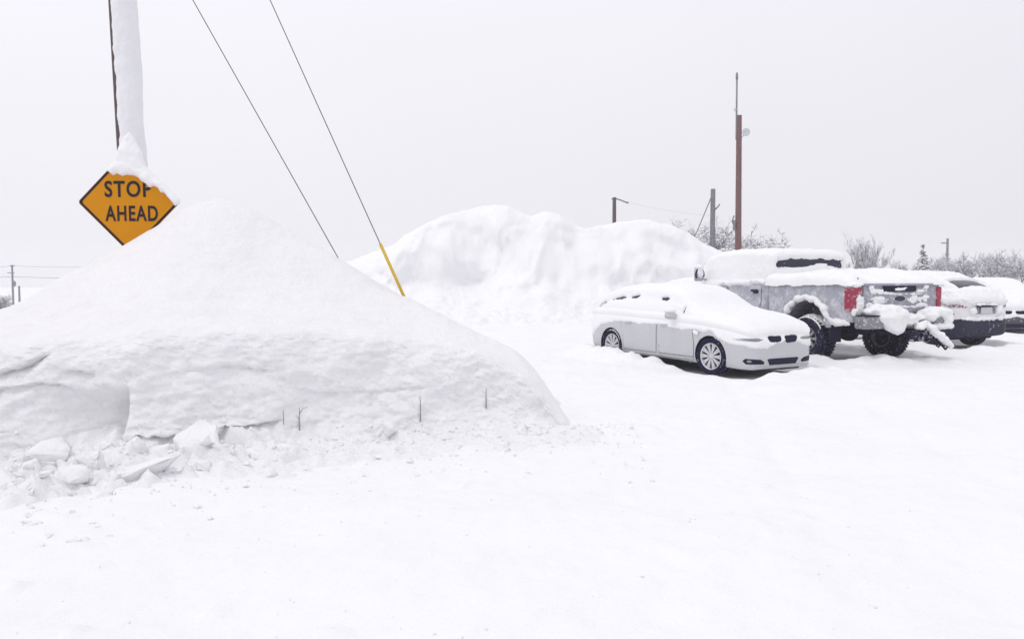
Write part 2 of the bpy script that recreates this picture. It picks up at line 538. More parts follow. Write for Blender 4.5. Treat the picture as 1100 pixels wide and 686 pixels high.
# the bucket-cut recess at the left, ending in one sharp vertical edge
xe = at(138, 460, 7.75).x
rec = np.clip((X_ - xe + 1.3) / 1.3, 0, 1) ** 1.5 * (1 - sstep(xe - .012, xe + .020, X_))
zrec = 1 - sstep(.40, .72, Z_ + .06 * fbm(X_ * 2, 0 * X_, 6.0, 2))
BV[..., 1] += rec * zrec * .40 * sstep(2.4, 3.3, KI)
# cracks and ledges: snow slabs standing proud above a cut line
def crack(pts, d, depth, fall):
    """pts in photo pixels on the wall -> groove right under that line"""
    q = np.array([(at(px, py, d).x, at(px, py, d).z) for px, py in pts])
    q = q[np.argsort(q[:, 0])]
    zl = np.interp(X_, q[:, 0], q[:, 1]) + .012 * fbm(X_ * 7, 0 * X_, 1.3, 3)
    w = sstep(q[0, 0] - .02, q[0, 0] + .15, X_) * (1 - sstep(q[-1, 0] - .15, q[-1, 0] + .02, X_))
    dd = zl - Z_
    g = np.where(dd > 0, np.exp(-dd / fall), np.exp(-(dd / .012) ** 2))
    BV[..., 1] += w * g * depth * (KI > 2.4) * (KI < 8.2)


crack([(-60, 412), (0, 403), (35, 395), (70, 378)], 8.0, .13, .05)
crack([(-20, 432), (20, 415), (50, 411), (80, 412), (92, 421)], 7.9, .07, .06)
crack([(78, 398), (95, 396), (116, 402)], 7.95, .08, .05)
crack([(-40, 505), (30, 500), (85, 500)], 7.75, .22, .10)
crack([(155, 470), (200, 468), (240, 473), (262, 464), (300, 454)], 8.05, .13, .08)
crack([(375, 478), (410, 468), (430, 464)], 8.6, .10, .06)
crack([(200, 395), (250, 392), (300, 400)], 8.3, .04, .05)
crack([(330, 415), (400, 418), (470, 414)], 8.9, .03, .05)
crack([(240, 392), (262, 391)], 8.3, .05, .03)
# rubble apron
rb = .17 * np.abs(fbm(X_ * 1.9, Y_ * 2.2, 0.4, 4, .55)) + .075 * np.abs(fbm(X_ * 5, Y_ * 5.5, 3.0, 3)) + .02 * fbm(X_ * 18, Y_ * 18, 3.0, 2)
leftw = .30 + .70 * (1 - sstep(-2.8, -.5, X_))
BV[..., 2] += apron * rb * leftw * (.3 + .7 * EN)
# soft wind-blown upper slope
BV[..., 2] += upper * (.05 * fbm(X_ * .9, Y_ * .9, 2.0, 3) + .010 * fbm(X_ * 7, Y_ * 7, 2.0, 3)) * (1 - sstep(11.5, 13, KI)) * EN
bank = grid_obj('snow_bank', BV, M['snow_bank'], flip=True)
tag(bank, 'large near snow bank with a scraped vertical wall and rubble at its foot', 'snow bank')
bank_bvh = BVHTree.FromPolygons([tuple(v) for v in BV.reshape(-1, 3)], [tuple(map(int, f)) for f in grid_faces(NX, NV)])


def surf_z(x, y):
    h = bank_bvh.ray_cast(Vector((x, y, 6)), Vector((0, 0, -1)))
    g = float(ground_z(x, y))
    return max(g, h[0].z) if h[0] is not None else g


# ------------------------------------------------------------------ far snow pile
FY = 33.0
sk = np.array([(at(px, py, FY).x, at(px, py, FY).z) for px, py in
               [(250, 300), (330, 290), (370, 281), (395, 272), (420, 263), (440, 250), (462, 240), (480, 231), (500, 225), (520, 220), (545, 221), (563, 229), (572, 231), (583, 226), (600, 229), (615, 239), (628, 244), (645, 240), (668, 236),
                (690, 235), (715, 241), (738, 250), (758, 263), (775, 270), (800, 273), (830, 275), (860, 283), (890, 300), (930, 312)]])
px_, py_ = np.meshgrid(np.linspace(-13, 15.5, 400), np.linspace(25.5, 39, 220), indexing='ij')
S = np.interp(px_, sk[:, 0], sk[:, 1]) * sstep(-13, -9.5, px_) * (1 - sstep(13, 15.3, px_))
warp = .9 * fbm(px_ * .28, py_ * .12, 4.4, 2) + .18 * fbm(px_ * .8, 0 * py_, 1.4, 2)
yf = 29.3 + 1.0 * sstep(3, 9, px_)
t = (py_ + warp * .9 - yf) / (FY - yf - .5)
prof = pchip([-1.2, -.35, -.05, .25, .45, .62, .82, 1.0, 1.25, 2.0, 2.6], [0, .03, .10, .25, .36, .70, .92, 1.0, .96, .3, 0], t)
PZ = S * prof - .05
face = np.clip(prof * (1.08 - prof) * 4, 0, 1)
PZ += face * (.24 * fbm(px_ * .5, py_ * .6, .6, 3, .42) + .05 * fbm(px_ * 2.0, py_ * 2.4, 7, 4, .55))
crumb_zone = np.exp(-((t + .15) / .35) ** 2)
PZ += crumb_zone * .25 * np.abs(fbm(px_ * 1.3, py_ * 1.3, 8, 4)) * (S > .5)
PZ += .03 * fbm(px_ * 5, py_ * 5, 3, 2) * sstep(.02, .1, prof)
edge = np.minimum(sstep(-13, -12, px_) * (1 - sstep(14.5, 15.5, px_)), sstep(25.5, 26.5, py_) * (1 - sstep(38, 39, py_)))
PZ = PZ * edge - .15 * (1 - edge)
fw = np.clip(face, 0, 1) * edge
PY = py_ + fw * (.55 * fbm(px_ * .42, PZ * .5, 2.0, 3, .42) + .09 * fbm(px_ * 1.8, PZ * 2.4, 5.0, 4, .55) + .5 * np.abs(fbm(px_ * .5 + 3, PZ * .35, 14.0, 3)) - .15) - .40 * fw * np.exp(-((PZ - 2.3 - .5 * np.sin(px_ * .8)) / .55) ** 2) * sstep(-.1, .5, fbm(px_ * .35, 0 * px_, 3.9, 2))
PX_ = px_ + fw * .22 * fbm(px_ * .5, PZ * .6, 12.0, 2)
pile = grid_obj('snow_pile', np.stack([PX_, PY, PZ], -1), M['snow_pile'])
tag(pile, 'high lumpy snow pile behind the silver sedan', 'snow pile')

# ------------------------------------------------------------------ snow blocks and crumbs
def hull_block(size, seed, npts=10, flat=0.0, sub=2, amp=.05):
    r = random.Random(seed)
    bm = bmesh.new()
    for _ in range(npts):
        v = Vector((r.uniform(-1, 1), r.uniform(-1, 1), r.uniform(-1, 1)))
        m = max(abs(v.x), abs(v.y), abs(v.z)); v = v / m * r.uniform(.86, 1)
        bm.verts.new((v.x * size[0], v.y * size[1], v.z * size[2]))
    g = bmesh.ops.convex_hull(bm, input=bm.verts)
    dead = {e for e in g['geom_interior'] + g['geom_unused'] if isinstance(e, bmesh.types.BMVert)}
    bmesh.ops.delete(bm, geom=list(dead), context='VERTS')
    mn = min(size)
    bmesh.ops.bevel(bm, geom=bm.edges[:], offset=mn * .08, segments=1, affect='EDGES')
    bmesh.ops.triangulate(bm, faces=bm.faces[:])
    bmesh.ops.subdivide_edges(bm, edges=bm.edges[:], cuts=sub + 1, use_grid_fill=True)
    P = np.array([v.co[:] for v in bm.verts])
    s = 1.0 / mn
    n = fbm(P[:, 0] * s * .9 + seed, P[:, 1] * s * .9, P[:, 2] * s * .9, 4)
    for v, k in zip(bm.verts, n):
        v.co *= 1 + amp * 2.2 * k + amp * .9 * math.sin(k * 40)* .3
    me = bpy.data.meshes.new('snow_block')
    bm.to_mesh(me); bm.free()
    return me


def place_block(name, px, py, d, size, rot, seed, label, cat, group=None, sink=.35, amp=.06):
    p = at(px, py, d)
    me = hull_block(size, seed, amp=amp)
    o = link_mesh(name, me, M['snow_chunk'])
    o.rotation_euler = rot
    o.location = (p.x, p.y, surf_z(p.x, p.y) + size[2] * (1 - 2 * sink) + 0.0)
    tag(o, label, cat, group)
    return o


place_block('snow_block', 213, 500, 7.6, (.25, .21, .15), (R(32), R(-20), R(20)), 5, 'largest snow block tilted against the foot of the near bank wall', 'snow block', 'snow blocks at the bank foot', .42)
place_block('snow_block', 168, 512, 7.35, (.26, .17, .12), (R(20), R(-14), R(-8)), 9, 'rounded snow block just left of the largest tilted block', 'snow block', 'snow blocks at the bank foot', .44)
place_block('snow_block', 165, 546, 6.75, (.27, .18, .085), (R(8), R(-12), R(25)), 14, 'flat snow slab lying foremost in the rubble with shade under its edge', 'snow block', 'snow blocks at the bank foot', .41)
place_block('snow_block', 48, 525, 7.0, (.19, .17, .14), (R(15), R(10), R(40)), 23, 'peaked snow block at far left under the recessed wall', 'snow block', 'snow blocks at the bank foot', .41)
place_block('snow_block', 103, 535, 6.9, (.17, .15, .12), (R(-10), R(15), R(80)), 31, 'snow block between the peaked left block and the flat slab', 'snow block', 'snow blocks at the bank foot', .44)
place_block('snow_block', 425, 487, 8.35, (.17, .13, .09), (R(8), R(10), R(10)), 44, 'low snow block below the right half of the wall', 'snow block', 'snow blocks at the bank foot', .3)
lump_meshes = [hull_block((.075, .065, .05), 100 + k, npts=11, sub=1, amp=.08) for k in range(5)]
for me in lump_meshes: me.materials.append(M['snow_chunk']); me.polygons.foreach_set('use_smooth', [True] * len(me.polygons))
rr = random.Random(4)
cnt = 0
while cnt < 134:
    x = rr.uniform(-4.3, .5) if cnt % 2 else rr.uniform(-4.2, -2.0)
    y0 = float(np.interp(x, base_pts[:, 0], base_pts[:, 1]))
    y = y0 - .15 - abs(rr.gauss(0, .42)) * (1.5 if x < -2.6 else 1)
    if cnt >= 110:
        y = rr.uniform(5.0, 6.4); x = -.61 * y + abs(rr.gauss(0, .28))
    o = bpy.data.objects.new('snow_lump', rr.choice(lump_meshes)); COL.objects.link(o)
    s = (rr.uniform(.3, .9) if rr.random() < .7 else rr.uniform(.9, 1.9)) * (1.1 if x < -2 else .65)
    if cnt >= 110: s = rr.uniform(.3, .75)
    o.scale = (s, s, s * (.55 if cnt >= 110 else 1)); o.rotation_euler = (rr.uniform(-.6, .6), rr.uniform(-.6, .6), rr.uniform(0, 6))
    o.location = (x, y, surf_z(x, y) - .012 * s)
    tag(o, 'small loose snow lump in the rubble along the foot of the near bank', 'snow lump', 'snow lumps at the bank foot')
    cnt += 1
# crumbs: nobody could count them
mb = MB()
octv = np.array([(1, 0, 0), (-1, 0, 0), (0, 1, 0), (0, -1, 0), (0, 0, 1), (0, 0, -1)], float)
octf = [(0, 2, 4), (2, 1, 4), (1, 3, 4), (3, 0, 4), (2, 0, 5), (1, 2, 5), (3, 1, 5), (0, 3, 5)]
for k in range(2100):
    if k < 1500:
        x = rr.uniform(-5.0, 1.3)
        y0 = float(np.interp(x, base_pts[:, 0], base_pts[:, 1]))
        y = y0 + .02 - abs(rr.gauss(0, .60)) * (1.4 if x < -2.6 else 1) - (rr.random() < .12) * rr.uniform(0, 2)
        s = min(.030, rr.expovariate(1 / .007) + .003)
    else:
        y = rr.uniform(3, 12.5); x = rr.uniform(-.62, .5) * y
        if y > float(np.interp(x, base_pts[:, 0], base_pts[:, 1])) - .2 and x < 1.2: continue
        s = min(.012, rr.expovariate(1 / .0025) + .002)
    P = octv * np.array([rr.uniform(.6, 1.3) for _ in range(3)]) + RNG.normal(0, .18, (6, 3))
    a = rr.uniform(0, 6.28); c_, s_ = math.cos(a), math.sin(a)
    P = P @ np.array([[c_, -s_, 0], [s_, c_, 0], [0, 0, 1]])
    mb.add(P * s + np.array([x, y, surf_z(x, y) + s * .45]), octf)
tag(mb.build('snow_crumbs', M['crumb']), 'loose crumbs of snow strewn before the bank', 'snow crumbs', kind='stuff')

# dry stalks frozen into the wall face
def stalk(px, py0, py1, label, branch=False, w=.006):
    a0 = at(px, (py0 + py1) / 2, 8.0)
    hit = bank_bvh.ray_cast(Vector((0, 0, CAM_H)), (a0 - Vector((0, 0, CAM_H))).normalized())
    d = hit[0].y - .012
    top = at(px, py0, d); bot = at(px + .5, py1, d)
    m_ = MB()
    n = 5
    pts = []
    for k in range(n):
        q = bot.lerp(top, k / (n - 1)) + Vector((rr.uniform(-.003, .003), -.02, 0)); pts.append(q)
    m_.tube(pts, [w, w, w * .9, w * .8, w * .5], 6)
    if branch:
        m_.tube([pts[3], pts[3] + Vector((.04, -.02, .055)), pts[3] + Vector((.085, -.03, .07))], [w * .7, w * .6, w * .4], 5)
        m_.tube([pts[2], pts[2] + Vector((-.02, -.02, .05))], [w * .5, w * .3], 5)
    o = m_.build('dry_stalk', M['stalk'])
    tag(o, label, 'stalk', 'dry stalks in the bank wall')


stalk(322, 437, 463, 'forked dry stalk sticking out of the middle of the snow bank wall', True)
stalk(305, 439, 455, 'short thin dry stalk just left of the forked one in the bank wall', w=.004)
stalk(451.5, 425, 452, 'tallest straight dry stalk in the right half of the snow bank wall', w=.0065)
stalk(522, 417, 438, 'rightmost straight dry stalk, near the sloping end of the bank', w=.0065)

# ------------------------------------------------------------------ STOP AHEAD sign
def inflate(poly, res, front, back, r0, seed=0, noise=.25, fine=.0):
    """a rounded cushion over a 2-D outline (x, z), thickest inside, bulging to -y and +y"""
    P = np.array(poly, float)
    lo, hi = P.min(0), P.max(0)
    edge_pts = []
    for a, b in zip(P, np.roll(P, -1, 0)):
        n = max(1, int(np.linalg.norm(b - a) / res))
        for k in range(n): edge_pts.append(a + (b - a) * k / n)
    E = np.array(edge_pts)
    if fine:
        E += fine * np.stack([fbm(E[:, 0] * 40, E[:, 1] * 40, seed, 2), fbm(E[:, 0] * 40, E[:, 1] * 40, seed + 9, 2)], 1)
    g = []
    for x in np.arange(lo[0], hi[0], res):
        for z in np.arange(lo[1], hi[1], res):
            g.append((x + random.uniform(-.2, .2) * res, z + random.uniform(-.2, .2) * res))
    g = np.array(g)
    A, B = E, np.roll(E, -1, 0)
    def dist(q):
        ab = B - A
        tt = np.clip(((q[:, None, :] - A) * ab).sum(-1) / np.maximum((ab * ab).sum(-1), 1e-12), 0, 1)
        return np.sqrt((((A + ab * tt[..., None]) - q[:, None, :]) ** 2).sum(-1)).min(1)
    dg = dist(g)
    g = g[dg > res * .45]
    allp = np.concatenate([E, g])
    ne = len(E)
    v2, e2, f2, *_ = delaunay_2d_cdt([Vector(p) for p in allp], [(i, (i + 1) % ne) for i in range(ne)], [], 1, 1e-6)
    v2 = np.array([v[:] for v in v2])
    d = dist(v2)
    h = np.sqrt(np.clip(d / r0, 0, 1) * (2 - np.clip(d / r0, 0, 1)))
    nn = 1 + noise * fbm(v2[:, 0] * 9, v2[:, 1] * 9, seed, 4)
    V = np.concatenate([np.stack([v2[:, 0], -front * h * nn - .0005, v2[:, 1]], 1), np.stack([v2[:, 0], back * h * nn + .0005, v2[:, 1]], 1)])
    n = len(v2)
    F = []
    for f in f2:
        F.append(tuple(f)); F.append(tuple(i + n for i in f[::-1]))
    cnt = {}
    for f in f2:
        for a, b in zip(f, list(f[1:]) + [f[0]]):
            cnt[(a, b)] = 1
    for (a, b) in cnt:
        if (b, a) not in cnt: F.append((b, a, a + n, b + n))
    return V, F


def rounded_square(half_diag, rc, n=8):
    s = half_diag / math.sqrt(2) - rc
    pts = []
    for q, (sx, sz) in enumerate(((1, 1), (-1, 1), (-1, -1), (1, -1))):
        for k in range(n + 1):
            a = math.pi / 2 * (q + k / n)
            pts.append((sx * s + rc * math.cos(a), sz * s + rc * math.sin(a)))
    c = math.cos(math.pi / 4)
    return [(x * c - z * c, x * c + z * c) for x, z in pts]


def prism(pts, y0, y1):
    n = len(pts)
    V = [(x, y0, z) for x, z in pts] + [(x, y1, z) for x, z in pts]
    F = [tuple(range(n)), tuple(range(2 * n - 1, n - 1, -1))] + [(i, i + n, (i + 1) % n + n, (i + 1) % n) for i in range(n)]
    return V, F


def ring_prism(po, pi, y0, y1):
    n = len(po)
    V = [(x, y0, z) for x, z in po] + [(x, y0, z) for x, z in pi] + [(x, y1, z) for x, z in po] + [(x, y1, z) for x, z in pi]
    F = []
    for i in range(n):
        j = (i + 1) % n
        F += [(i, j, j + n, i + n), (i + 2 * n, i + 3 * n, j + 3 * n, j + 2 * n), (i, i + 2 * n, j + 2 * n, j), (i + n, j + n, j + 3 * n, i + 3 * n)]
    return V, F


SD = 10.40
sc0 = at(138.5, 217, SD)
sign = empty('road_sign', sc0, R(-1.5))
sign.rotation_euler = (R(1.5), R(.2), R(-1.5))
tag(sign, 'yellow diamond STOP AHEAD sign half buried in the near snow bank', 'road sign')
hd = 54.5 / FPX * SD + .012
V, F = prism(rounded_square(hd, .04), 0, .004)
obj('plate', V, F, M['sign_face'], sign, False)
V, F = prism(rounded_square(hd - .004, .04), .0045, .006)
obj('back', V, F, M['sign_back'], sign, False)
V, F = ring_prism(rounded_square(hd - .008, .038), rounded_square(hd - .050, .030), -.0025, -.0005)
obj('border', V, F, M['sign_black'], sign, False)


def text_mesh(s, size, bold, name, mat, parent, loc, target_w=None):
    cu = bpy.data.curves.new(name, 'FONT')
    cu.body = s; cu.size = size; cu.align_x = 'CENTER'; cu.align_y = 'CENTER'
    cu.offset = bold; cu.extrude = .001; cu.resolution_u = 4; cu.space_character = 1.14
    tmp = bpy.data.objects.new('tmp', cu); COL.objects.link(tmp)
    dg = bpy.context.evaluated_depsgraph_get()
    me = bpy.data.meshes.new_from_object(tmp.evaluated_get(dg))
    bpy.data.objects.remove(tmp)
    P = np.array([v.co[:] for v in me.vertices])
    w = P[:, 0].max() - P[:, 0].min(); h = P[:, 1].max() - P[:, 1].min()
    k = (target_w / w) if target_w else 1
    me.transform(Matrix.Rotation(math.pi / 2, 4, 'X') @ Matrix.Diagonal((k, target_h_ / h, 1, 1)))
    me.name = name
    o = link_mesh(name, me, mat, parent, False)
    o.location = loc
    return o


pxm = SD / FPX
target_h_ = 17.5 * pxm
text_mesh('STOP', .25, .0060, 'lettering', M['sign_black'], sign, (-.7 * pxm, -.003, 12.8 * pxm), 51 * pxm)
target_h_ = 16.5 * pxm
text_mesh('AHEAD', .25, .0060, 'lettering', M['sign_black'], sign, (3 * pxm, -.003, -13 * pxm), 57 * pxm)
so = [(116, 184), (121, 177), (126, 170), (129, 160), (135, 150), (141, 143), (147, 151), (154, 164), (157, 178), (166, 187), (176, 196), (186, 206), (194, 214), (194, 219), (188, 221), (184, 216), (180, 211), (177, 207), (173, 207), (170, 202), (165, 200), (162, 203), (158, 198), (153, 195), (148, 190), (143, 189), (138, 188.5), (132, 189.5), (127, 187), (122, 189), (119, 186)]
V, F = inflate([((px - 138.5) * pxm, (217 - py) * pxm) for px, py in so], .016, .085, .09, .10, 3, .22, .008)
obj('snow_cap', V, F, M['snow_fresh'], sign)

# ------------------------------------------------------------------ utility pole beside the sign, with snow on its weather side
PD = 10.76
pb = at(146, 297, PD); pb.z = -.2
axis_top = at(130 - .061 * 450, -450, PD)
root = empty('utility_pole', (pb.x, pb.y, 0))
tag(root, 'tall leaning utility pole plastered with snow behind the yellow sign', 'utility pole')
pA = Vector((0, 0, -.2)); dirp = (axis_top - Vector((at(141, 180, PD).x, PD, at(141, 180, PD).z))).normalized()
q0 = at(141, 180, PD) - Vector((pb.x, pb.y, 0))
pA = q0 - dirp * ((q0.z + .2) / dirp.z)
pB = q0 + dirp * ((10.3 - q0.z) / dirp.z)
mb = MB()
mb.tube([pA.lerp(pB, k / 12) for k in range(13)], [.165 - .035 * k / 12 for k in range(13)], 28)
mb.build('trunk', M['pole_wood'], root)
nz_, na_ = 460, 56
pv = np.zeros((nz_, na_, 3))
zz = np.linspace(0, 1, nz_)
for j in range(na_):
    u = j / (na_ - 1)
    ang = R(-133) + u * R(211)          # angle about the pole; -90 deg faces the camera
    z_m = zz * 9.2 + .6
    rad = .160 - .035 * zz
    e0 = sstep(0, .22, u + .05 * fbm(z_m * 5, 0 * zz + .3, 2.0, 4)); e1 = 1 - sstep(.86, 1, u + .05 * fbm(z_m * 2, 0 * zz + 5, 2.0, 3))
    th = (.046 + .018 * fbm(z_m * 1.3, 0 * zz + u * 3, 4.0, 3) + .009 * fbm(z_m * 8, 0 * zz + u * 9, 4.0, 4)) * np.minimum(e0, e1) - .006
    base = np.array(pA)[None, :] + (np.array(pB) - np.array(pA))[None, :] * ((z_m + .2) / (10.3 + .2))[:, None]
    pv[:, j, 0] = base[:, 0] + (rad + th) * math.cos(ang)
    pv[:, j, 1] = base[:, 1] + (rad + th) * math.sin(ang)
    pv[:, j, 2] = base[:, 2]
grid_obj('snow_coat', pv, M['snow_coat'], root, flip=True)
mb = MB()                                    # bracket holding the sign
mb.box((sc0.x - pb.x, sc0.y + .055 - pb.y, sc0.z), (.05, .04, .9))
mb.build('sign_bracket', M['sign_back'], root)
rod = MB()
top = pB
rod.box(tuple(top + Vector((0, -.16, -.45))), (2.3, .10, .12), None, .008)
rod.build('crossarm', M['pole_wood'], root)
for sx in (-1.0, -.55, .55, 1.0):
    ins = MB(); ins.tube([top + Vector((sx, -.16, -.39)), top + Vector((sx, -.16, -.31)), top + Vector((sx, -.16, -.22))], [.02, .045, .03], 10)
    ins.build('insulator', M['steel'], root)


def pole_point(py):
    """point on the pole axis at a photo height"""
    x = 130 + .061 * py
    return at(x, py, PD)


g1 = empty('guy_wire', (0, 0, 0)); tag(g1, 'left guy wire running from the pole into the bank, no yellow guard', 'guy wire', 'guy wires of the utility pole')
a1 = pole_point(-153); b1 = at(383, 312, 10.9)
g1.location = b1
mb = MB(); mb.tube([a1 - b1, Vector((0, 0, 0))], .0055, 8); mb.build('cable', M['cable'], g1)
g2 = empty('guy_wire', (0, 0, 0)); tag(g2, 'right guy wire ending in a yellow plastic guard at the bank', 'guy wire', 'guy wires of the utility pole')
a2 = pole_point(-409); b2 = at(437, 325, 9.95)
g2.location = b2
mb = MB(); mb.tube([a2 - b2, Vector((0, 0, 0))], .0055, 8); mb.build('cable', M['cable'], g2)
dl = (a2 - b2)
mb = MB()
tt0 = None
for k in range(400):
    q = b2 + dl * (k / 1500)
    v = q - Vector((0, 0, CAM_H)); yy = 343 - FPX * ((v.y * SP + v.z * CP) / (v.y * CP - v.z * SP))
    if yy <= 262: tt0 = k / 1500; break
mb.tube([Vector((0, 0, 0)), dl * (tt0 * .5), dl * tt0], .019, 12); mb.build('guard', M['yellow'], g2)

# ------------------------------------------------------------------ vehicle building tools
def loft(xs, half, nx, nper, dense=None, endbulge=.018):
    """xs: stations; half: list over control points of (ys, zs). Returns ring grid (nx, nv, 3)."""
    xf = dense if dense is not None else np.linspace(xs[0], xs[-1], nx)
    K = len(half)
    Yk = np.stack([pchip(xs, h[0], xf) for h in half], 1)
    Zk = np.stack([pchip(xs, h[1], xf) for h in half], 1)
    ki = np.linspace(0, K - 1, (K - 1) * nper + 1)
    out = []
    for i in range(len(xf)):
        y = pchip(np.arange(K), Yk[i], ki); z = pchip(np.arange(K), Zk[i], ki)
        yy = np.concatenate([y, -y[-2:0:-1]]); zz_ = np.concatenate([z, z[-2:0:-1]])
        out.append(np.stack([np.full_like(yy, xf[i]), yy, zz_], 1))
    out = np.array(out)
    def cap(ring, sgn):
        c = ring.mean(0); rs = []
        n = max(3, nx // 16)
        for k in range(1, n + 1):
            u = k / n
            q = c + (ring - c) * (1 - .93 * u)
            q[:, 0] = ring[:, 0] + sgn * endbulge * (1 - (1 - u) ** 2)
            rs.append(q)
        return np.array(rs)
    return np.concatenate([cap(out[0], -1)[::-1], out, cap(out[-1], 1)])


def loft_normals(G):
    dx = np.gradient(G, axis=0)
    dv = np.roll(G, -1, 1) - np.roll(G, 1, 1)
    n = np.cross(dx, dv)
    l = np.linalg.norm(n, axis=-1, keepdims=True)
    n = n / np.maximum(l, 1e-9)
    # point outwards
    c = G.mean(1, keepdims=True)
    s = np.sign(((G - c) * n).sum(-1).mean())
    return n * (s if s != 0 else 1)


def loft_mesh(G):
    n, m = G.shape[:2]
    V = G.reshape(-1, 3)
    F = [tuple(map(int, f)) for f in grid_faces(n, m, True)]
    V = np.concatenate([V, G[0].mean(0)[None], G[-1].mean(0)[None]])
    a, b = n * m, n * m + 1
    for j in range(m):
        F.append((a, (j + 1) % m, j)); F.append((b, (n - 1) * m + j, (n - 1) * m + (j + 1) % m))
    return V, F


def body_from(G, mat, arches, arch_mat, name, parent):
    """loft solid with wheel arches cut out; returns (object, bvh of the uncut body)"""
    V, F = loft_mesh(G)
    me = bpy.data.meshes.new(name)
    me.from_pydata([tuple(v) for v in V], [], F)
    bm = bmesh.new(); bm.from_mesh(me); bmesh.ops.recalc_face_normals(bm, faces=bm.faces[:]); bm.to_mesh(me); bm.free()
    me.materials.append(mat); me.materials.append(arch_mat)
    o = bpy.data.objects.new(name, me); COL.objects.link(o)
    bvh = BVHTree.FromPolygons([tuple(v) for v in V], F)
    tmp = []
    for (x, y0, y1, z, r) in arches:
        mb_ = MB()
        n = 40
        vv = []
        for y in (y0, y1):
            for k in range(n):
                a = 2 * math.pi * k / n
                vv.append((x + r * math.cos(a), y, z + r * math.sin(a)))
        ff = [tuple(range(n)), tuple(range(2 * n - 1, n - 1, -1))] + [(k, k + n, (k + 1) % n + n, (k + 1) % n) for k in range(n)]
        m2 = bpy.data.meshes.new('cut'); m2.from_pydata(vv, [], ff)
        bm = bmesh.new(); bm.from_mesh(m2); bmesh.ops.recalc_face_normals(bm, faces=bm.faces[:]); bm.to_mesh(m2); bm.free()
        m2.materials.append(mat); m2.materials.append(arch_mat)
        m2.polygons.foreach_set('material_index', [1] * len(m2.polygons))
        c = bpy.data.objects.new('cut', m2); COL.objects.link(c); tmp.append(c)
        md = o.modifiers.new('b', 'BOOLEAN'); md.object = c; md.operation = 'DIFFERENCE'; md.solver = 'EXACT'
    dg = bpy.context.evaluated_depsgraph_get(); dg.update()
    new = bpy.data.meshes.new_from_object(o.evaluated_get(dg))
    o.modifiers.clear()
    o.data = new
    new.name = name
    for c in tmp: bpy.data.objects.remove(c)
    sm = [p.material_index == 0 for p in new.polygons]
    new.polygons.foreach_set('use_smooth', sm)
    o.parent = parent
    return o, bvh


def shell(G, mask, thick, mat, name, parent, sink=.03, seed=0, lumpy=1.0):
    """snow lying on a loft: thickness where mask, sunk below the skin elsewhere"""
    Nn = loft_normals(G)
    P = G.reshape(-1, 3); N = Nn.reshape(-1, 3)
    m = mask(P, N)
    t = thick(P, N)
    rough = lumpy * .22 * fbm(P[:, 0] * 4 + seed, P[:, 1] * 4, P[:, 2] * 4, 3) + lumpy * .10 * fbm(P[:, 0] * 13, P[:, 1] * 13 + seed, P[:, 2] * 13, 2)
    disp = (t * (1 + rough)) * m - sink * (1 - m)
    Q = P + N * disp[:, None]
    n, mm = G.shape[:2]
    F = grid_faces(n, mm, True)
    keep = (m[F].max(1) > .02)
    F = F[keep]
    used = np.unique(F)
    mp = -np.ones(len(P), int); mp[used] = np.arange(len(used))
    faces = mp[F]
    # end caps
    o = obj(name, Q[used], faces, mat, parent)
    bm = bmesh.new(); bm.from_mesh(o.data); bmesh.ops.recalc_face_normals(bm, faces=bm.faces[:]); bm.to_mesh(o.data); bm.free()
    return o


AX = {'x': 0, 'y': 1, 'z': 2}


def patch(bvh, outline, axis_, sign_, off, name, mat, parent, res=.04, inset=.03, far=4.0):
    """panel following the body: outline in the plane across axis_, laid on the skin from the side sign_"""
    P = np.array(outline, float)
    E = []
    for a, b in zip(P, np.roll(P, -1, 0)):
        n = max(1, int(np.linalg.norm(b - a) / res))
        for k in range(n): E.append(a + (b - a) * k / n)
    E = np.array(E); ne = len(E)
    lo, hi = P.min(0), P.max(0)
    g = [(x, y) for x in np.arange(lo[0] + res / 2, hi[0], res) for y in np.arange(lo[1] + res / 2, hi[1], res)]
    allp = np.concatenate([E, np.array(g)]) if len(g) else E
    v2, e2, f2, *_ = delaunay_2d_cdt([Vector(p) for p in allp], [(i, (i + 1) % ne) for i in range(ne)], [], 1, 1e-7)
    ax = AX[axis_]; others = [i for i in range(3) if i != ax]
    outp = []; inp = []
    d = Vector((0, 0, 0)); d[ax] = -sign_
    for v in v2:
        o_ = Vector((0, 0, 0)); o_[others[0]] = v[0]; o_[others[1]] = v[1]; o_[ax] = sign_ * far
        h = bvh.ray_cast(o_, d)
        if h[0] is None:
            q = bvh.find_nearest(o_ + d * (far * .6)); p = q[0]; nrm = q[1]
            p = Vector(p)
        else:
            p, nrm = h[0], h[1]
        nrm = Vector(nrm)
        if nrm[ax] * sign_ < 0: nrm = -nrm
        outp.append(p + nrm * off); inp.append(p - nrm * inset)
    n = len(v2)
    F = []
    cnt = {}
    for f in f2:
        f = list(f)
        F.append(tuple(f))
        for a, b in zip(f, f[1:] + f[:1]): cnt[(a, b)] = 1
    V = outp + inp
    for (a, b) in cnt:
        if (b, a) not in cnt: F.append((b, a, a + n, b + n))
    me = bpy.data.meshes.new(name); me.from_pydata([tuple(v) for v in V], [], F)
    bm = bmesh.new(); bm.from_mesh(me); bmesh.ops.recalc_face_normals(bm, faces=bm.faces[:])
    # open at the back: make sure the front looks outwards
    s = 0
    for f in bm.faces:
        if all(v.index < n for v in f.verts): s += f.normal[ax] * sign_
    if s < 0: bmesh.ops.reverse_faces(bm, faces=bm.faces[:])
    bm.to_mesh(me); bm.free()
    o = link_mesh(name, me, mat, parent, False)
    me.polygons.foreach_set('use_smooth', [all(i < n for i in p.vertices) for p in me.polygons])
    return o


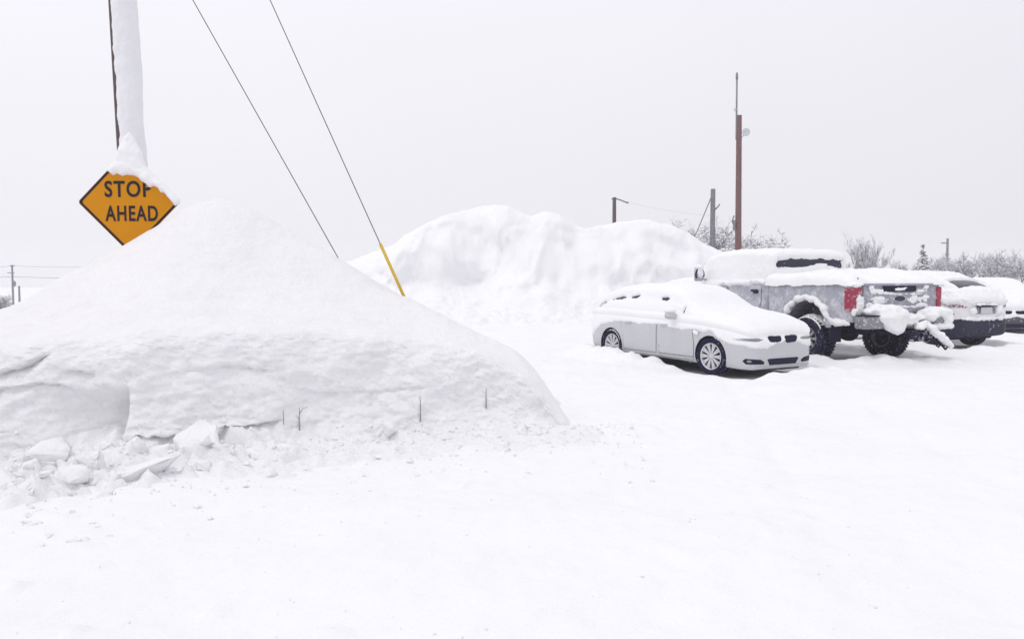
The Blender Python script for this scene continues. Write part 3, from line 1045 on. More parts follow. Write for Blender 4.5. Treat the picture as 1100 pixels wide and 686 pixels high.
def wheel(parent, x, y, r, w, side, spokes, rim_r, mats, tread=0, frost=None, rz=0.0, dz=0.0, twin=True):
    """wheel with its outer face towards side (+1 left, -1 right)"""
    e = empty('wheel', (x, y, r + dz), rz, parent)
    s = side
    mb_ = MB()
    hw = w / 2
    prof = [(rim_r, -hw * .82 * s), (rim_r + .012, -hw * .92 * s), (r * .93, -hw * s), (r * .985, -hw * .86 * s), (r, -hw * .5 * s), (r, hw * .5 * s),
            (r * .985, hw * .86 * s), (r * .93, hw * s), (rim_r + .012, hw * .92 * s), (rim_r, hw * .82 * s)]
    mb_.lathe_y(prof, 56)
    if tread:
        for k in range(tread):
            a = 2 * math.pi * k / tread
            for yy, off in ((-hw * .62, 0), (0, .5), (hw * .62, 0)):
                aa = a + off * 2 * math.pi / tread
                mb_.box((r * math.cos(aa), yy, r * math.sin(aa)), (.03, hw * .52, 2 * math.pi * r / tread * .62), Matrix.Rotation(-aa, 3, 'Y'))
    mb_.build('tyre', mats[0], e)
    mb_ = MB()
    # rim barrel, lip and dish
    mb_.lathe_y([(rim_r, -hw * .8 * s), (rim_r, hw * .84 * s), (rim_r * .965, hw * .88 * s), (rim_r * .91, hw * .80 * s), (rim_r * .90, -hw * .8 * s)], 48)
    mb_.lathe_y([(.001, hw * .52 * s), (rim_r * .22, hw * .52 * s), (rim_r * .20, hw * .74 * s), (rim_r * .10, hw * .78 * s), (.001, hw * .78 * s)], 24)
    for k in range(spokes):
        a = 2 * math.pi * k / spokes
        for da in ((-.10, .10) if twin else (0,)):
            aa = a + da
            c_, s_ = math.cos(aa), math.sin(aa)
            c0, s0 = math.cos(a + da * .6), math.sin(a + da * .6)
            ri, ro = rim_r * .16, rim_r * .93
            wd = rim_r * (.050 if twin else .10)
            ta = Vector((-s_, 0, c_)) * wd
            i0 = Vector((c0 * ri, hw * .70 * s, s0 * ri)); o0 = Vector((c_ * ro, hw * .80 * s, s_ * ro))
            bk = Vector((0, -.03 * s, 0))
            V_ = [i0 - ta * .8, i0 + ta * .8, o0 + ta * 1.3, o0 - ta * 1.3]
            V_ = V_ + [v + bk for v in V_]
            mb_.add(V_, [(0, 1, 2, 3), (7, 6, 5, 4), (0, 4, 5, 1), (1, 5, 6, 2), (2, 6, 7, 3), (3, 7, 4, 0)])
    mb_.build('rim', mats[1], e)
    mb_ = MB()
    mb_.lathe_y([(.001, -hw * .3 * s), (rim_r * .895, -hw * .3 * s), (rim_r * .895, -hw * .1 * s), (.001, -hw * .1 * s)], 32)
    mb_.build('brake_disc', mats[2], e)
    if frost:
        # snow lying on the tyre's crown
        a0, a1, tk = frost
        na, nb = 48, 16
        Vs = np.zeros((na, nb, 3))
        for i in range(na):
            a = a0 + (a1 - a0) * i / (na - 1)
            fade = max(0.0, math.sin(math.pi * i / (na - 1))) ** .5
            for j in range(nb):
                u = j / (nb - 1) * 2 - 1
                rr_ = r - .02 + (tk + .02) * fade * max(0, 1 - abs(u) ** 3) * (1 + .3 * float(fbm(a * 5, u * 2, 3.1, 2)))
                Vs[i, j] = (rr_ * math.cos(a), u * hw * 1.03, rr_ * math.sin(a))
        so_ = grid_obj('snow', Vs, M['snow_fresh'], e)
    return e


def concentrate(x0, x1, n, p=.62):
    u = np.linspace(-1, 1, n)
    u = np.sign(u) * (1 - (1 - np.abs(u)) ** (1 / p)) if False else np.sin(u * math.pi / 2) * .55 + u * .45
    return x0 + (x1 - x0) * (u + 1) / 2


def sedan_loft(nx, nper):
    xs = [-2.32, -2.29, -2.22, -2.06, -1.78, -1.42, -1.05, -.55, .02, .46, .90, 1.40, 1.84, 2.02, 2.11, 2.15]
    zb = [.44, .36, .29, .24, .20, .18, .18, .18, .18, .18, .17, .16, .14, .13, .14, .20]
    w = [.50, .63, .745, .845, .893, .905, .908, .908, .908, .908, .905, .895, .845, .765, .67, .56]
    zbelt = [.72, .80, .87, .91, .93, .935, .93, .915, .90, .885, .865, .83, .765, .705, .655, .60]
    ztop = [.76, .90, 1.01, 1.14, 1.28, 1.375, 1.415, 1.425, 1.405, 1.28, 1.03, .95, .865, .79, .72, .63]
    wr = [.30, .41, .51, .59, .625, .615, .60, .59, .585, .585, .62, .62, .56, .48, .40, .28]
    xs, zb, w, zbelt, ztop, wr = map(np.array, (xs, zb, w, zbelt, ztop, wr))
    sill = np.minimum(zb + .10, zb * .5 + zbelt * .5)
    mid = (sill + zbelt) / 2 + .03
    half = [(0 * w, zb), (w * .55, zb), (w * .93, zb + .012), (w * .985, sill), (w, mid), (w * .985, zbelt - .07), (w * .945, zbelt), (w * .90, zbelt + .3 * np.minimum(ztop - zbelt, .06)),
            ((w * .90 + wr) / 2 + .01, zbelt + .52 * (ztop - zbelt)), (wr + .015, ztop - .13 * (ztop - zbelt) - .012), (wr * .80, ztop - .02), (wr * .4, ztop - .004), (0 * w, ztop)]
    return loft(xs, half, nx, nper, concentrate(xs[0], xs[-1], nx))


def ell(P, cy, cz, ry, rz_):
    return np.sqrt(((P[:, 1] - cy) / ry) ** 2 + ((P[:, 2] - cz) / rz_) ** 2)


def make_sedan(fr, paint, label, deep=1.0, seed=0, detail=True):
    root = empty('parked_sedan', (fr[0].x, fr[0].y, 0), fr[1])
    root.scale = (1.0, 1.06, 1.02)
    tag(root, label, 'car', 'vehicles parked in the snowy lot')
    G = sedan_loft(120, 7)
    arches = []
    for x in (1.38, -1.38):
        for s in (1, -1):
            arches.append((x, s * .60, s * 1.2, .315, .355))
    body, bvh = body_from(G, paint, arches, M['black_plastic'], 'body', root)
    for x in (1.38, -1.38):
        for s in (1, -1):
            wheel(root, x, s * .785, .318, .225, s, 10, .228, (M['rubber'], M['alloy'], M['chassis']), rz=(0.10 if x > 0 else 0), frost=(R(25), R(155), .012) if x < 0 else None)
    # doors with their gaps, rear then front
    for s in (1, -1):
        for (x0, x1, xt0, xt1) in ((-1.02, .0, -1.12, -.005), (.02, 1.0, .015, .93)):
            out = [(x0 + .04, .275), (x1 - .01, .275), (x1, .5), (xt1, .86), (xt0, .88), (x0 + .0, .62), (x0 + .02, .4)]
            c = np.mean(out, 0)
            gap = [tuple(c + (np.array(p) - c) * (1 + .006 / max(.1, np.linalg.norm(np.array(p) - c)))) for p in out]
            dr = patch(bvh, out, 'y', s, .006, 'door', paint, root, res=.07)
            patch(bvh, gap, 'y', s, .002, 'door_gap', M['black_plastic'], dr, res=.07)
            mb_ = MB()
            hx = x0 + .20
            yh = -1
            hh = bvh.ray_cast(Vector((hx, s * 3, .80)), Vector((0, -s, 0)))
            yh = hh[0].y
            mb_.tube([(hx - .10, yh + s * .0, .80), (hx - .08, yh + s * .03, .80), (hx + .08, yh + s * .03, .805), (hx + .10, yh, .805)], .012, 8)
            mb_.build('handle', paint, dr)
        patch(bvh, [(-2.10, 1.0), (-.52, .965), (-.52, 1.345), (-1.05, 1.335), (-1.50, 1.285), (-1.85, 1.18), (-2.08, 1.06)], 'y', s, .004, 'side_window', M['glass'], root, res=.06)
        patch(bvh, [(-.46, .965), (.74, .94), (.42, 1.20), (.05, 1.318), (-.46, 1.33)], 'y', s, .004, 'side_window', M['glass'], root, res=.06)
        # rocker trim
        patch(bvh, [(-.98, .215), (.98, .215), (.98, .262), (-.98, .262)], 'y', s, .012, 'rocker_panel', paint, root, res=.08)
    patch(bvh, [(-.52, 1.33), (.52, 1.33), (.68, 1.05), (-.68, 1.05)], 'x', 1, .004, 'windscreen', M['glass'], root, res=.06)
    patch(bvh, [(-.50, 1.30), (.50, 1.30), (.64, 1.10), (-.64, 1.10)], 'x', -1, .004, 'rear_window', M['glass'], root, res=.06)
    # front fascia
    for s in (1, -1):
        patch(bvh, [(s * .035, .60), (s * .045, .685), (s * .32, .69), (s * .345, .655), (s * .29, .575), (s * .09, .56)], 'x', 1, .008, 'grille', M['black_plastic'], root, res=.03)
        patch(bvh, [(s * .40, .60), (s * .43, .665), (s * .62, .685), (s * .80, .69), (s * .77, .635), (s * .58, .59)], 'x', 1, .006, 'headlight', M['lamp_lens'], root, res=.03)
        v = patch(bvh, [(s * .44, .225), (s * .42, .26), (s * .50, .305), (s * .74, .325), (s * .765, .285), (s * .73, .235)], 'x', 1, .004, 'fog_lamp_vent', M['black_plastic'], root, res=.03)
        patch(bvh, [(s * .665, .265), (s * .66, .29), (s * .70, .305), (s * .725, .29), (s * .715, .26)], 'x', 1, .009, 'fog_lamp', M['lamp_lens'], v, res=.02)
        patch(bvh, [(s * .55, .66), (s * .80, .68), (s * .80, .80), (s * .52, .80)], 'x', -1, .006, 'tail_light', M['red_lens'], root, res=.03)
        # mirror
        mb_ = MB()
        mb_.blob((.50, s * 1.0, .985), (.075, .125, .078), 3, .05, 1, 2)
        mb_.tube([(.52, s * .86, .93), (.51, s * .95, .95)], [.03, .04], 8)
        mi = mb_.build('mirror', paint, root)
        mb_ = MB()
        mb_.blob((.495, s * 1.005, 1.06), (.085, .13, .042 * deep), 5, .2, 2, 2)
        mb_.build('snow', M['snow_fresh'], mi)
        mb_ = MB()
        mb_.blob((.48, s * 1.005, .955), (.055, .10, .035), 5, .05, 2, 2)
        mb_.build('mirror_foot', M['black_plastic'], mi)
    patch(bvh, [(-.30, .205), (-.36, .30), (-.32, .312), (.32, .312), (.36, .30), (.30, .205)], 'x', 1, .004, 'air_intake', M['black_plastic'], root, res=.03)
    patch(bvh, [(-.70, .148), (.70, .148), (.70, .182), (-.70, .182)], 'x', 1, .014, 'front_lip', paint, root, res=.05)
    mb_ = MB()
    mb_.box((-.1, 0, .17), (4.0, 1.45, .10), None, .03)
    mb_.box((1.8, 0, .12), (.35, 1.2, .06), None, .02)
    mb_.build('underbody', M['chassis'], root)
    # snow over it all
    Gs = sedan_loft(270, 13)
    xe_ = [-2.34, -2.2, -2.0, -1.84, -1.70, -1.5, -1.2, 0, .9, 1.08, 1.2, 1.38, 1.62, 1.8, 1.95, 2.05, 2.16]
    ze_ = [.36, .40, .50, .62, .72, .76, .78, .755, .735, .73, .71, .73, .60, .52, .50, .50, .51]

    def mask(P, N):
        nf = fbm(P[:, 0] * 5 + seed, P[:, 1] * 5, P[:, 2] * 5, 4)
        ze = np.interp(P[:, 0], xe_, ze_) + .035 * nf - .10 * (deep - 1)
        front = sstep(1.75, 1.95, P[:, 0])
        ze = ze + front * .05 * np.sin(P[:, 1] * 5 + 1)
        m = sstep(-.03, .06, P[:, 2] - ze)
        if detail:
            for s in (1, -1):
                hole = (np.abs((P[:, 1] - s * .19) / (.150 - .35 * np.clip(.655 - P[:, 2], 0, .2))) ** 4 + ((P[:, 2] - .63) / .048) ** 4) ** .25 + .07 * nf
                m = np.where((P[:, 0] > 1.85), m * sstep(.80, 1.15, hole), m)
                hl = ell(P, s * .63, .628, .20, .022) + .35 * nf
                m = np.where((P[:, 0] > 1.5), m * sstep(.75, 1.25, hl), m)
            # slits of glass left under the roof edge
            right = np.abs(P[:, 1]) > .45
            for x0, z0, rx, rz_ in ((-1.93, 1.095, .13, .030), (-1.42, 1.235, .17, .026), (-.92, 1.272, .15, .024), (-.02, 1.255, .13, .026), (.56, 1.06, .03, .05)):
                sl = .42 if x0 < -1.6 else (.13 if x0 < -.5 else (-.10 if x0 > .3 else 0))
                e_ = np.sqrt(((P[:, 0] - x0) / rx) ** 2 + ((P[:, 2] - z0 - sl * (P[:, 0] - x0)) / rz_) ** 2) + .55 * nf + .3 * fbm(P[:, 0] * 22, P[:, 1] * 22, P[:, 2] * 30, 2)
                m = np.where(right, m * sstep(.7, 1.2, e_), m)
        return m

    def thick(P, N):
        up = np.clip(N[:, 2], 0, 1)
        return deep * (.018 + .10 * np.clip((up - .48) / .52, 0, 1) ** .9)
    shell(Gs, mask, thick, M['snow_fresh'], 'snow_cover', root, .03, seed, .45)
    # clump by the fender vent
    for s in (-1, 1):
        mb_ = MB()
        mb_.blob((1.08, s * .915, .70), (.05, .03, .04), 8, .2, 2, 2)
        mb_.blob((1.02, s * .915, .715), (.045, .025, .03), 18, .2, 2, 2)
        mb_.build_merged('snow_clump', M['snow_fresh'], root, .01, .015, 12)
    return root


make_sedan(SEDAN, M['silver'], 'silver sedan under a thick snow cover, its side and front bumper bare', 1.0, 0)
make_sedan(CAR4, M['dark_paint'], 'dark car almost fully buried in snow at the right edge, beside the white crossover', 1.75, 5)

# ------------------------------------------------------------------ pickup truck
def cab_loft(nx, nper):
    xs = [-.90, -.885, -.80, -.4, .2, .75, 1.15, 1.55, 1.8, 2.3, 2.75, 2.95, 3.02]
    zb = [.62, .60, .58, .58, .58, .58, .58, .60, .62, .64, .66, .70, .78]
    w = [.95, .97, .995, 1.0, 1.0, 1.0, 1.0, 1.0, 1.0, 1.0, .98, .92, .82]
    zbelt = [1.42, 1.43, 1.44, 1.44, 1.43, 1.42, 1.41, 1.40, 1.39, 1.37, 1.33, 1.27, 1.18]
    ztop = [1.98, 2.04, 2.08, 2.11, 2.12, 2.10, 2.02, 1.66, 1.50, 1.45, 1.40, 1.33, 1.22]
    wr = [.80, .82, .84, .85, .84, .82, .80, .80, .80, .80, .78, .70, .6]
    xs, zb, w, zbelt, ztop, wr = map(np.array, (xs, zb, w, zbelt, ztop, wr))
    half = [(0 * w, zb), (w * .6, zb), (w * .95, zb + .01), (w * .99, zb + .08), (w, (zb + zbelt) / 2), (w * .99, zbelt - .06), (w * .965, zbelt), (w * .945, zbelt + .3 * np.minimum(.08, ztop - zbelt)),
            ((w * .945 + wr) / 2 + .012, zbelt + .52 * (ztop - zbelt)), (wr + .02, ztop - .10 * (ztop - zbelt) - .015), (wr * .86, ztop - .02), (wr * .4, ztop - .004), (0 * w, ztop)]
    return loft(xs, half, nx, nper, concentrate(xs[0], xs[-1], nx))


def bed_loft(nx, nper):
    xs = [-3.12, -3.10, -3.0, -2.03, -1.0, -.94, -.93]
    one = np.ones(7)
    w = np.array([.985, 1.0, 1.01, 1.015, 1.01, 1.0, .985])
    zb = .70 * one
    zt = np.array([1.44, 1.455, 1.46, 1.465, 1.465, 1.46, 1.45])
    half = [(0 * w, zb), (w * .6, zb), (w * .95, zb + .005), (w * .985, zb + .06), (w * .99, zb + .30), (w, zb + .42), (w, zt - .12), (w * .985, zt - .02), (w * .955, zt), (w * .90, zt), (w * .45, zt + .002), (0 * w, zt + .003)]
    return loft(xs, half, nx, nper)


LIFT = .12
tr = empty('pickup_truck', (TRUCK[0].x, TRUCK[0].y, LIFT), TRUCK[1])
tr.scale = (1.12, 1.12, 1.0)
tag(tr, 'snow-plastered crew cab pickup truck with red tail lights, parked beside the silver sedan', 'pickup truck', 'vehicles parked in the snowy lot')
TW_R = .445
cab, cab_bvh = body_from(cab_loft(90, 6), M['truck_paint'], [(2.03, s * .58, s * 1.3, .50, .53) for s in (1, -1)], M['chassis'], 'body', tr)
bed, bed_bvh = body_from(bed_loft(60, 7), M['truck_paint'], [(-2.03, s * .55, s * 1.3, .56, .54) for s in (1, -1)], plain_mat('arch_liner', (0.14, .13, .17), .8, 0, .3, 6, snow=.18, snow_scale=4), 'cargo_bed', tr)
for x in (2.03, -2.03):
    for s in (1, -1):
        wheel(tr, x, s * .86, TW_R, .30, s, 8, .235, (M['rubber_frost'], M['alloy_dark'], M['chassis']), tread=40, frost=(R(35), R(150), .05), twin=False, dz=-LIFT)
# fender flares
for s in (1, -1):
    for x, zc_ in ((-2.03, .56), (2.03, .50)):
        mb_ = MB()
        pts = []
        for k in range(25):
            a = R(2) + R(176) * k / 24
            pts.append((x + .575 * math.cos(a), s * 1.01, zc_ + .575 * math.sin(a)))
        mb_.tube(pts, .045, 10)
        fl = mb_.build('fender_flare', M['truck_paint'], tr)
        mb_ = MB()
        pts = []
        for k in range(25):
            a = R(12) + R(156) * k / 24
            rr_ = .60 + .02 * math.sin(k * 1.7)
            pts.append((x + rr_ * math.cos(a), s * 1.025, zc_ + rr_ * math.sin(a)))
        rads = [(.066 + .016 * math.sin(k * 2.3) + .01 * math.sin(k * 5.1)) * min(1, .35 + .25 * min(k, 24 - k)) for k in range(25)]
        mb_.tube(pts, rads, 12)
        mb_.build_merged('snow', M['snow_fresh'], fl, .018, .012, 6, 14)
# doors
for s in (1, -1):
    for (x0, x1) in ((-.72, .36), (.40, 1.46)):
        out = [(x0 + (.10 if x0 < 0 else 0), .70), (x1, .70), (x1, 1.42), (x0, 1.42), (x0, 1.05)]
        c = np.mean(out, 0)
        gap = [tuple(c + (np.array(p) - c) * 1.02) for p in out]
        dr = patch(cab_bvh, out, 'y', s, .006, 'door', M['truck_paint'], tr, res=.08)
        patch(cab_bvh, gap, 'y', s, .002, 'door_gap', M['black_plastic'], dr, res=.08)
        mb_ = MB(); hx = x0 + .17
        mb_.box((hx, s * 1.035, 1.27), (.21, .035, .05), None, .012)
        mb_.box((hx - .01, s * 1.012, 1.245), (.14, .012, .075), None, .004)
        mb_.build('handle', M['black_plastic'], dr)
        patch(cab_bvh, [(x0 + .06, 1.50), (x1 - .03, 1.50), (x1 - (.03 if x0 < 0 else .42), 1.95), (x0 + .06, 1.95)], 'y', s, .004, 'side_window', M['glass'], tr, res=.08)
    mb_ = MB()
    mb_.box((1.12, s * 1.22, 1.62), (.09, .20, .30), None, .03)
    mb_.tube([(1.15, s * 1.0, 1.50), (1.13, s * 1.14, 1.54)], .025, 8)
    mi = mb_.build('mirror', M['truck_paint'], tr)
    mb_ = MB()
    pts = [(1.075, s * (1.22 + .10 * math.cos(a)), 1.62 + .15 * math.sin(a)) for a in np.linspace(R(-30), R(200), 14)]
    mb_.tube(pts, .020, 8)
    mb_.build('mirror_rim', M['black_plastic'], mi)
    mb_ = MB(); mb_.blob((1.12, s * 1.22, 1.80), (.09, .13, .06), 4, .2, 2, 2); mb_.blob((1.06, s * 1.22, 1.66), (.03, .08, .13), 4, .2, 2, 2)
    mb_.build_merged('snow', M['snow_fresh'], mi, .014, .02, 9)
patch(cab_bvh, [(-.82, 1.62), (.82, 1.62), (.79, 1.99), (-.79, 1.99)], 'x', -1, .006, 'rear_window', M['glass'], tr, res=.08)
patch(cab_bvh, [(-.74, 1.52), (.74, 1.52), (.68, 1.97), (-.68, 1.97)], 'x', 1, .005, 'windscreen', M['glass'], tr, res=.08)
patch(cab_bvh, [(-.62, .86), (.62, .86), (.62, 1.16), (-.62, 1.16)], 'x', 1, .008, 'grille', M['black_plastic'], tr, res=.08)
for s in (1, -1):
    patch(cab_bvh, [(s * .66, .92), (s * .84, .92), (s * .84, 1.16), (s * .66, 1.16)], 'x', 1, .006, 'headlight', M['lamp_lens'], tr, res=.06)
    mb_ = MB()
mb_ = MB(); mb_.box((3.02, 0, .62), (.22, 1.9, .26), None, .05); mb_.build('front_bumper', M['chrome'], tr)
# tailgate
mb_ = MB()
mb_.box((-3.135, 0, 1.10), (.06, 1.54, .68), None, .02)
mb_.box((-3.165, 0, .93), (.03, 1.44, .20), None, .012)
mb_.box((-3.165, 0, 1.20), (.025, 1.44, .20), None, .012)
mb_.box((-3.150, 0, 1.425), (.09, 1.54, .05), None, .015)
tg = mb_.build('tailgate', M['truck_tail'], tr)
mb_ = MB(); mb_.box((-3.185, .0, 1.345), (.03, .74, .115), None, .012); tp = mb_.build('handle_panel', M['black_plastic'], tg)
mb_ = MB(); mb_.blob((-3.205, .02, 1.335), (.02, .12, .03), 2, .25, 2, 2); mb_.blob((-3.205, -.10, 1.36), (.015, .05, .016), 6, .25, 2, 2); mb_.build_merged('snow', M['snow_fresh'], tp, .008, .012, 14, 2)
mb_ = MB()
V_ = []; n = 28
for (yy, rr_) in ((-3.178, 1), (-3.194, .95), (-3.194, .84), (-3.188, .82)):
    for k in range(n):
        a = 2 * math.pi * k / n
        V_.append((yy, .155 * rr_ * math.cos(a), 1.155 + .065 * rr_ * math.sin(a)))
F_ = []
for j in range(3):
    for k in range(n): F_.append((j * n + k, j * n + (k + 1) % n, (j + 1) * n + (k + 1) % n, (j + 1) * n + k))
mb_.add(V_, F_)
em = mb_.build('emblem_rim', M['chrome'], tg)
mb_ = MB(); mb_.add([(-3.189, .128 * math.cos(2 * math.pi * k / n), 1.155 + .054 * math.sin(2 * math.pi * k / n)) for k in range(n)] , [tuple(range(n))])
mb_.build('emblem', M['glass'], tg)
# snow stuck in lumps on the tailgate
mb_ = MB()
r3 = random.Random(9)
for (y, z, sy, sz) in ((.62, 1.36, .05, .055), (.50, 1.29, .13, .045), (.45, 1.13, .19, .06), (-.35, 1.14, .15, .06), (-.60, 1.15, .10, .05), (.20, 1.00, .36, .025), (-.55, 1.02, .16, .03), (-.2, .99, .3, .018),
                       (.3, 1.27, .18, .02), (-.5, 1.30, .14, .03), (-.62, 1.38, .06, .04), (.60, .90, .12, .06), (-.60, .90, .1, .04), (0, 1.245, .5, .012), (.1, .835, .4, .02), (.66, 1.02, .06, .05)):
    mb_.blob((-3.172, y, z), (.024, sy * 1.1, sz * 1.15), r3.randint(0, 99), .5, 3.2, 3)
mb_.build_merged('snow_patches', M['snow_fresh'], tg, .010, .022, 11, 2)
for s in (1, -1):
    mb_ = MB()
    zs = [(.86, .80, .995), (.98, .80, 1.012), (1.22, .80, 1.022), (1.33, .70 if s > 0 else .8, 1.024), (1.38, .70 if s > 0 else .8, 1.02)]
    if s > 0:
        mb_.add(*prism([(.80, .86), (.86, .86), (1.022, .92), (1.026, 1.36), (.80, 1.38), (.80, 1.20)], 0, .18), False)
        mb_.v = [(-3.15 + b_ if b_ < .1 else -2.985, a_, c_) for (a_, b_, c_) in mb_.v]
    else:
        mb_.box((-3.06, -.965, 1.13), (.17, .115, .50), None, .02)
    tl = mb_.build('tail_light', M['red_lens'], tr)
    if s > 0:
        mb_ = MB()
        mb_.blob((-3.13, .83, .94), (.05, .14, .16), 3, .2, 2, 3); mb_.blob((-3.15, .84, 1.10), (.035, .085, .14), 13, .25, 2, 3); mb_.blob((-3.15, .95, .90), (.04, .06, .07), 15, .25, 2, 3); mb_.blob((-3.08, .92, 1.42), (.14, .13, .045), 23, .2, 2, 3)
        mb_.build_merged('snow', M['snow_fresh'], tl, .016, .03, 9)
mb_ = MB(); mb_.tube([(-3.08, .83, 1.44), (-3.08, .83, 1.56)], .012, 6); mb_.build('stake_rod', M['steel'], tr)
# rear bumper with snow load
mb_ = MB()
mb_.box((-3.30, .78, .72), (.26, .42, .26), None, .04)
mb_.box((-3.30, -.78, .72), (.26, .42, .26), None, .04)
mb_.box((-3.28, 0, .66), (.20, 1.3, .14), None, .03)
bp_ = mb_.build('rear_bumper', M['bumper_grey'], tr)
mb_ = MB()
mb_.box((-3.33, .78, .845), (.24, .43, .02), None, .008); mb_.box((-3.33, -.78, .845), (.24, .43, .02), None, .008)
mb_.build('step_pad', M['black_plastic'], bp_)
mb_ = MB()
mb_.blob((-3.36, .38, .84), (.20, .34, .21), 2, .16, 1.6, 4)
mb_.blob((-3.30, .62, .92), (.15, .24, .13), 12, .2, 1.6, 3)
mb_.blob((-3.38, .30, .66), (.14, .22, .16), 22, .2, 1.6, 3)
mb_.blob((-3.32, -.10, .80), (.16, .30, .07), 32, .2, 1.6, 3)
mb_.blob((-3.33, -.02, .70), (.14, .20, .08), 36, .2, 1.6, 3)
mb_.blob((-3.34, -.64, .90), (.18, .36, .085), 42, .15, 1.6, 4)
mb_.blob((-3.37, -.86, .78), (.15, .12, .17), 52, .2, 1.6, 3)
mb_.blob((-3.42, -.48, .82), (.12, .14, .10), 53, .2, 1.6, 3)
mb_.blob((-3.39, -.74, .62), (.13, .26, .06), 54, .2, 1.6, 3)
mb_.build_merged('snow', M['snow_fresh'], bp_, .022, .035, 6)
# tow hitch with the snowy drawbar hanging off it
mb_ = MB()
mb_.box((-3.33, -.02, .50), (.30, .10, .10), None, .01)
mb_.box((-3.20, 0, .52), (.10, 1.1, .08), None, .02)
mb_.box((-3.46, -.02, .47), (.10, .20, .16), None, .02)
mb_.box((-3.42, .14, .57), (.06, .06, .14), None, .01)
for y in (-.16, .10): mb_.tube([(-3.44, y, .56), (-3.50, y, .50), (-3.45, y, .44)], .014, 6)
ht = mb_.build('tow_hitch', M['chassis'], tr)
mb_ = MB()
ch = [(-3.45, -.28, .72), (-3.52, -.40, .58), (-3.55, -.52, .46), (-3.54, -.66, .36), (-3.50, -.80, .27), (-3.48, -.88, .20)]
mb_.tube(ch, [.05, .07, .075, .065, .055, .04], 12)
mb_.tube([(-3.45, -.10, .62), (-3.48, -.20, .62), (-3.46, -.32, .72)], [.05, .07, .06], 10)
mb_.build_merged('snow', M['snow_fresh'], ht, .016, .035, 9)
mb_ = MB()
for k, (y, z) in enumerate(((-.30, .46), (-.42, .38), (-.50, .34), (-.60, .30), (-.68, .26), (-.74, .20), (-.56, .24))):
    mb_.tube([(-3.50, y - .04, z + .02), (-3.52, y, z - .02), (-3.50, y + .04, z + .015)], .014, 6)
mb_.tube([(-3.48, -.16, .48), (-3.52, -.4, .36), (-3.5, -.64, .26), (-3.48, -.76, .16)], .013, 6)
mb_.build('safety_chain', M['chassis'], ht)
# chassis
mb_ = MB()
for y in (-.42, .42): mb_.box((0, y, .62), (5.9, .09, .16), None, .02)
mb_.tube([(-2.03, -.8, .42), (-2.03, .8, .42)], .055, 12)
mb_.blob((-2.06, .06, .42), (.19, .18, .18), 3, .05, 1, 3)
mb_.tube([(2.03, -.8, .42), (2.03, .8, .42)], .05, 12)
mb_.box((-2.75, .05, .60), (.75, .80, .24), None, .06)
mb_.box((-2.0, 0, .72), (1.9, 1.5, .06), None, .02)
for s in (-.62, .62):
    mb_.tube([(-2.6, s, .58), (-2.03, s, .40), (-1.4, s, .56)], .04, 8)
    mb_.tube([(-2.25, s * .8, .34), (-2.10, s * .75, .72)], .035, 8)
mb_.tube([(-3.05, -.62, .50), (-2.0, -.66, .55), (0, -.5, .5)], .045, 10)
mb_.box((.2, 0, .56), (3.2, .7, .14), None, .05)
mb_.build('chassis', M['chassis'], tr)
for s in (1, -1):
    mb_ = MB(); mb_.box((-2.62, s * .88, .46), (.02, .26, .34), None, .006); mb_.build('mud_flap', M['black_plastic'], tr)
    mb_ = MB(); mb_.box((.35, s * .98, .50), (2.1, .14, .05), None, .015); rs = mb_.build('running_board', M['chassis'], tr)
    mb_ = MB(); mb_.blob((.35, s * .99, .56), (1.05, .09, .06), 3, .15, 1.5, 3); mb_.build('snow', M['snow_fresh'], rs)
    mb_ = MB(); mb_.blob((-2.80, s * .985, .70), (.26, .07, .075), 3, .25, 1.8, 3); mb_.blob((-2.56, s * .99, .74), (.07, .06, .11), 9, .25, 1.8, 2); mb_.build_merged('snow_clump', M['snow_fresh'], tr, .016, .03, 9)


def cab_mask(P, N):
    nf = fbm(P[:, 0] * 4, P[:, 1] * 4, P[:, 2] * 4, 4)
    ze = np.interp(P[:, 0], [-.9, -.2, .6, 1.5, 2.3, 3.0], [1.40, 1.36, 1.34, 1.28, 1.20, 1.0])
    m = sstep(-.02, .04, P[:, 2] - ze - .05 * nf)
    back = (P[:, 0] < -.82)
    # rear glass stays dark in its upper half, snow piled along the bottom
    top_edge = 1.995 + .02 * nf - .07 * np.abs(P[:, 1]) ** 2
    low = 1.765 + .02 * nf + .11 * np.exp(-((P[:, 1] + .28) / .26) ** 2)
    hole = sstep(-.01, .03, P[:, 2] - low) * sstep(-.01, .03, top_edge - P[:, 2])
    m = np.where(back & (np.abs(P[:, 1]) < .80), m * (1 - hole), m)
    return m


def cab_th(P, N):
    up = np.clip(N[:, 2], 0, 1)
    return .05 + .055 * up ** .8


shell(cab_loft(230, 13), cab_mask, cab_th, M['snow_fresh'], 'snow_cover', tr, .03, 3, .7)


# heaped snow in the bed, hanging over the rails
def bed_snow():
    n, m_ = 120, 110
    xs_ = np.linspace(-3.16, -.90, n); u = np.linspace(-1, 1, m_)
    XX, UU = np.meshgrid(xs_, u, indexing='ij')
    yy = UU * 1.055
    ex = np.minimum(sstep(-3.17, -2.95, XX), 1)
    rim = np.clip((1 - np.abs(UU)) / .10, 0, 1)
    rim = np.sqrt(rim * (2 - rim))
    hump = .05 + .09 * np.exp(-((np.abs(UU) - .80) / .22) ** 2) + .20 * np.exp(-((UU) / .55) ** 2) * sstep(-3.1, -1.6, XX)
    hump = hump + .12 * sstep(.2, .9, -UU) * sstep(-2.9, -2.2, XX)
    z = 1.40 + .04 * fbm(XX * 2.2, yy * 6, 1, 3) * (1 - rim) + rim * np.sqrt(np.clip(ex, 0, 1)) * (.08 + hump * 1.0 + .035 * fbm(XX * 2.5, yy * 2.5, 4, 3))
    yy = yy + .02 * fbm(XX * 5, UU * 2, 7, 3) * (np.abs(UU) > .85)
    return np.stack([XX, yy, z], -1)


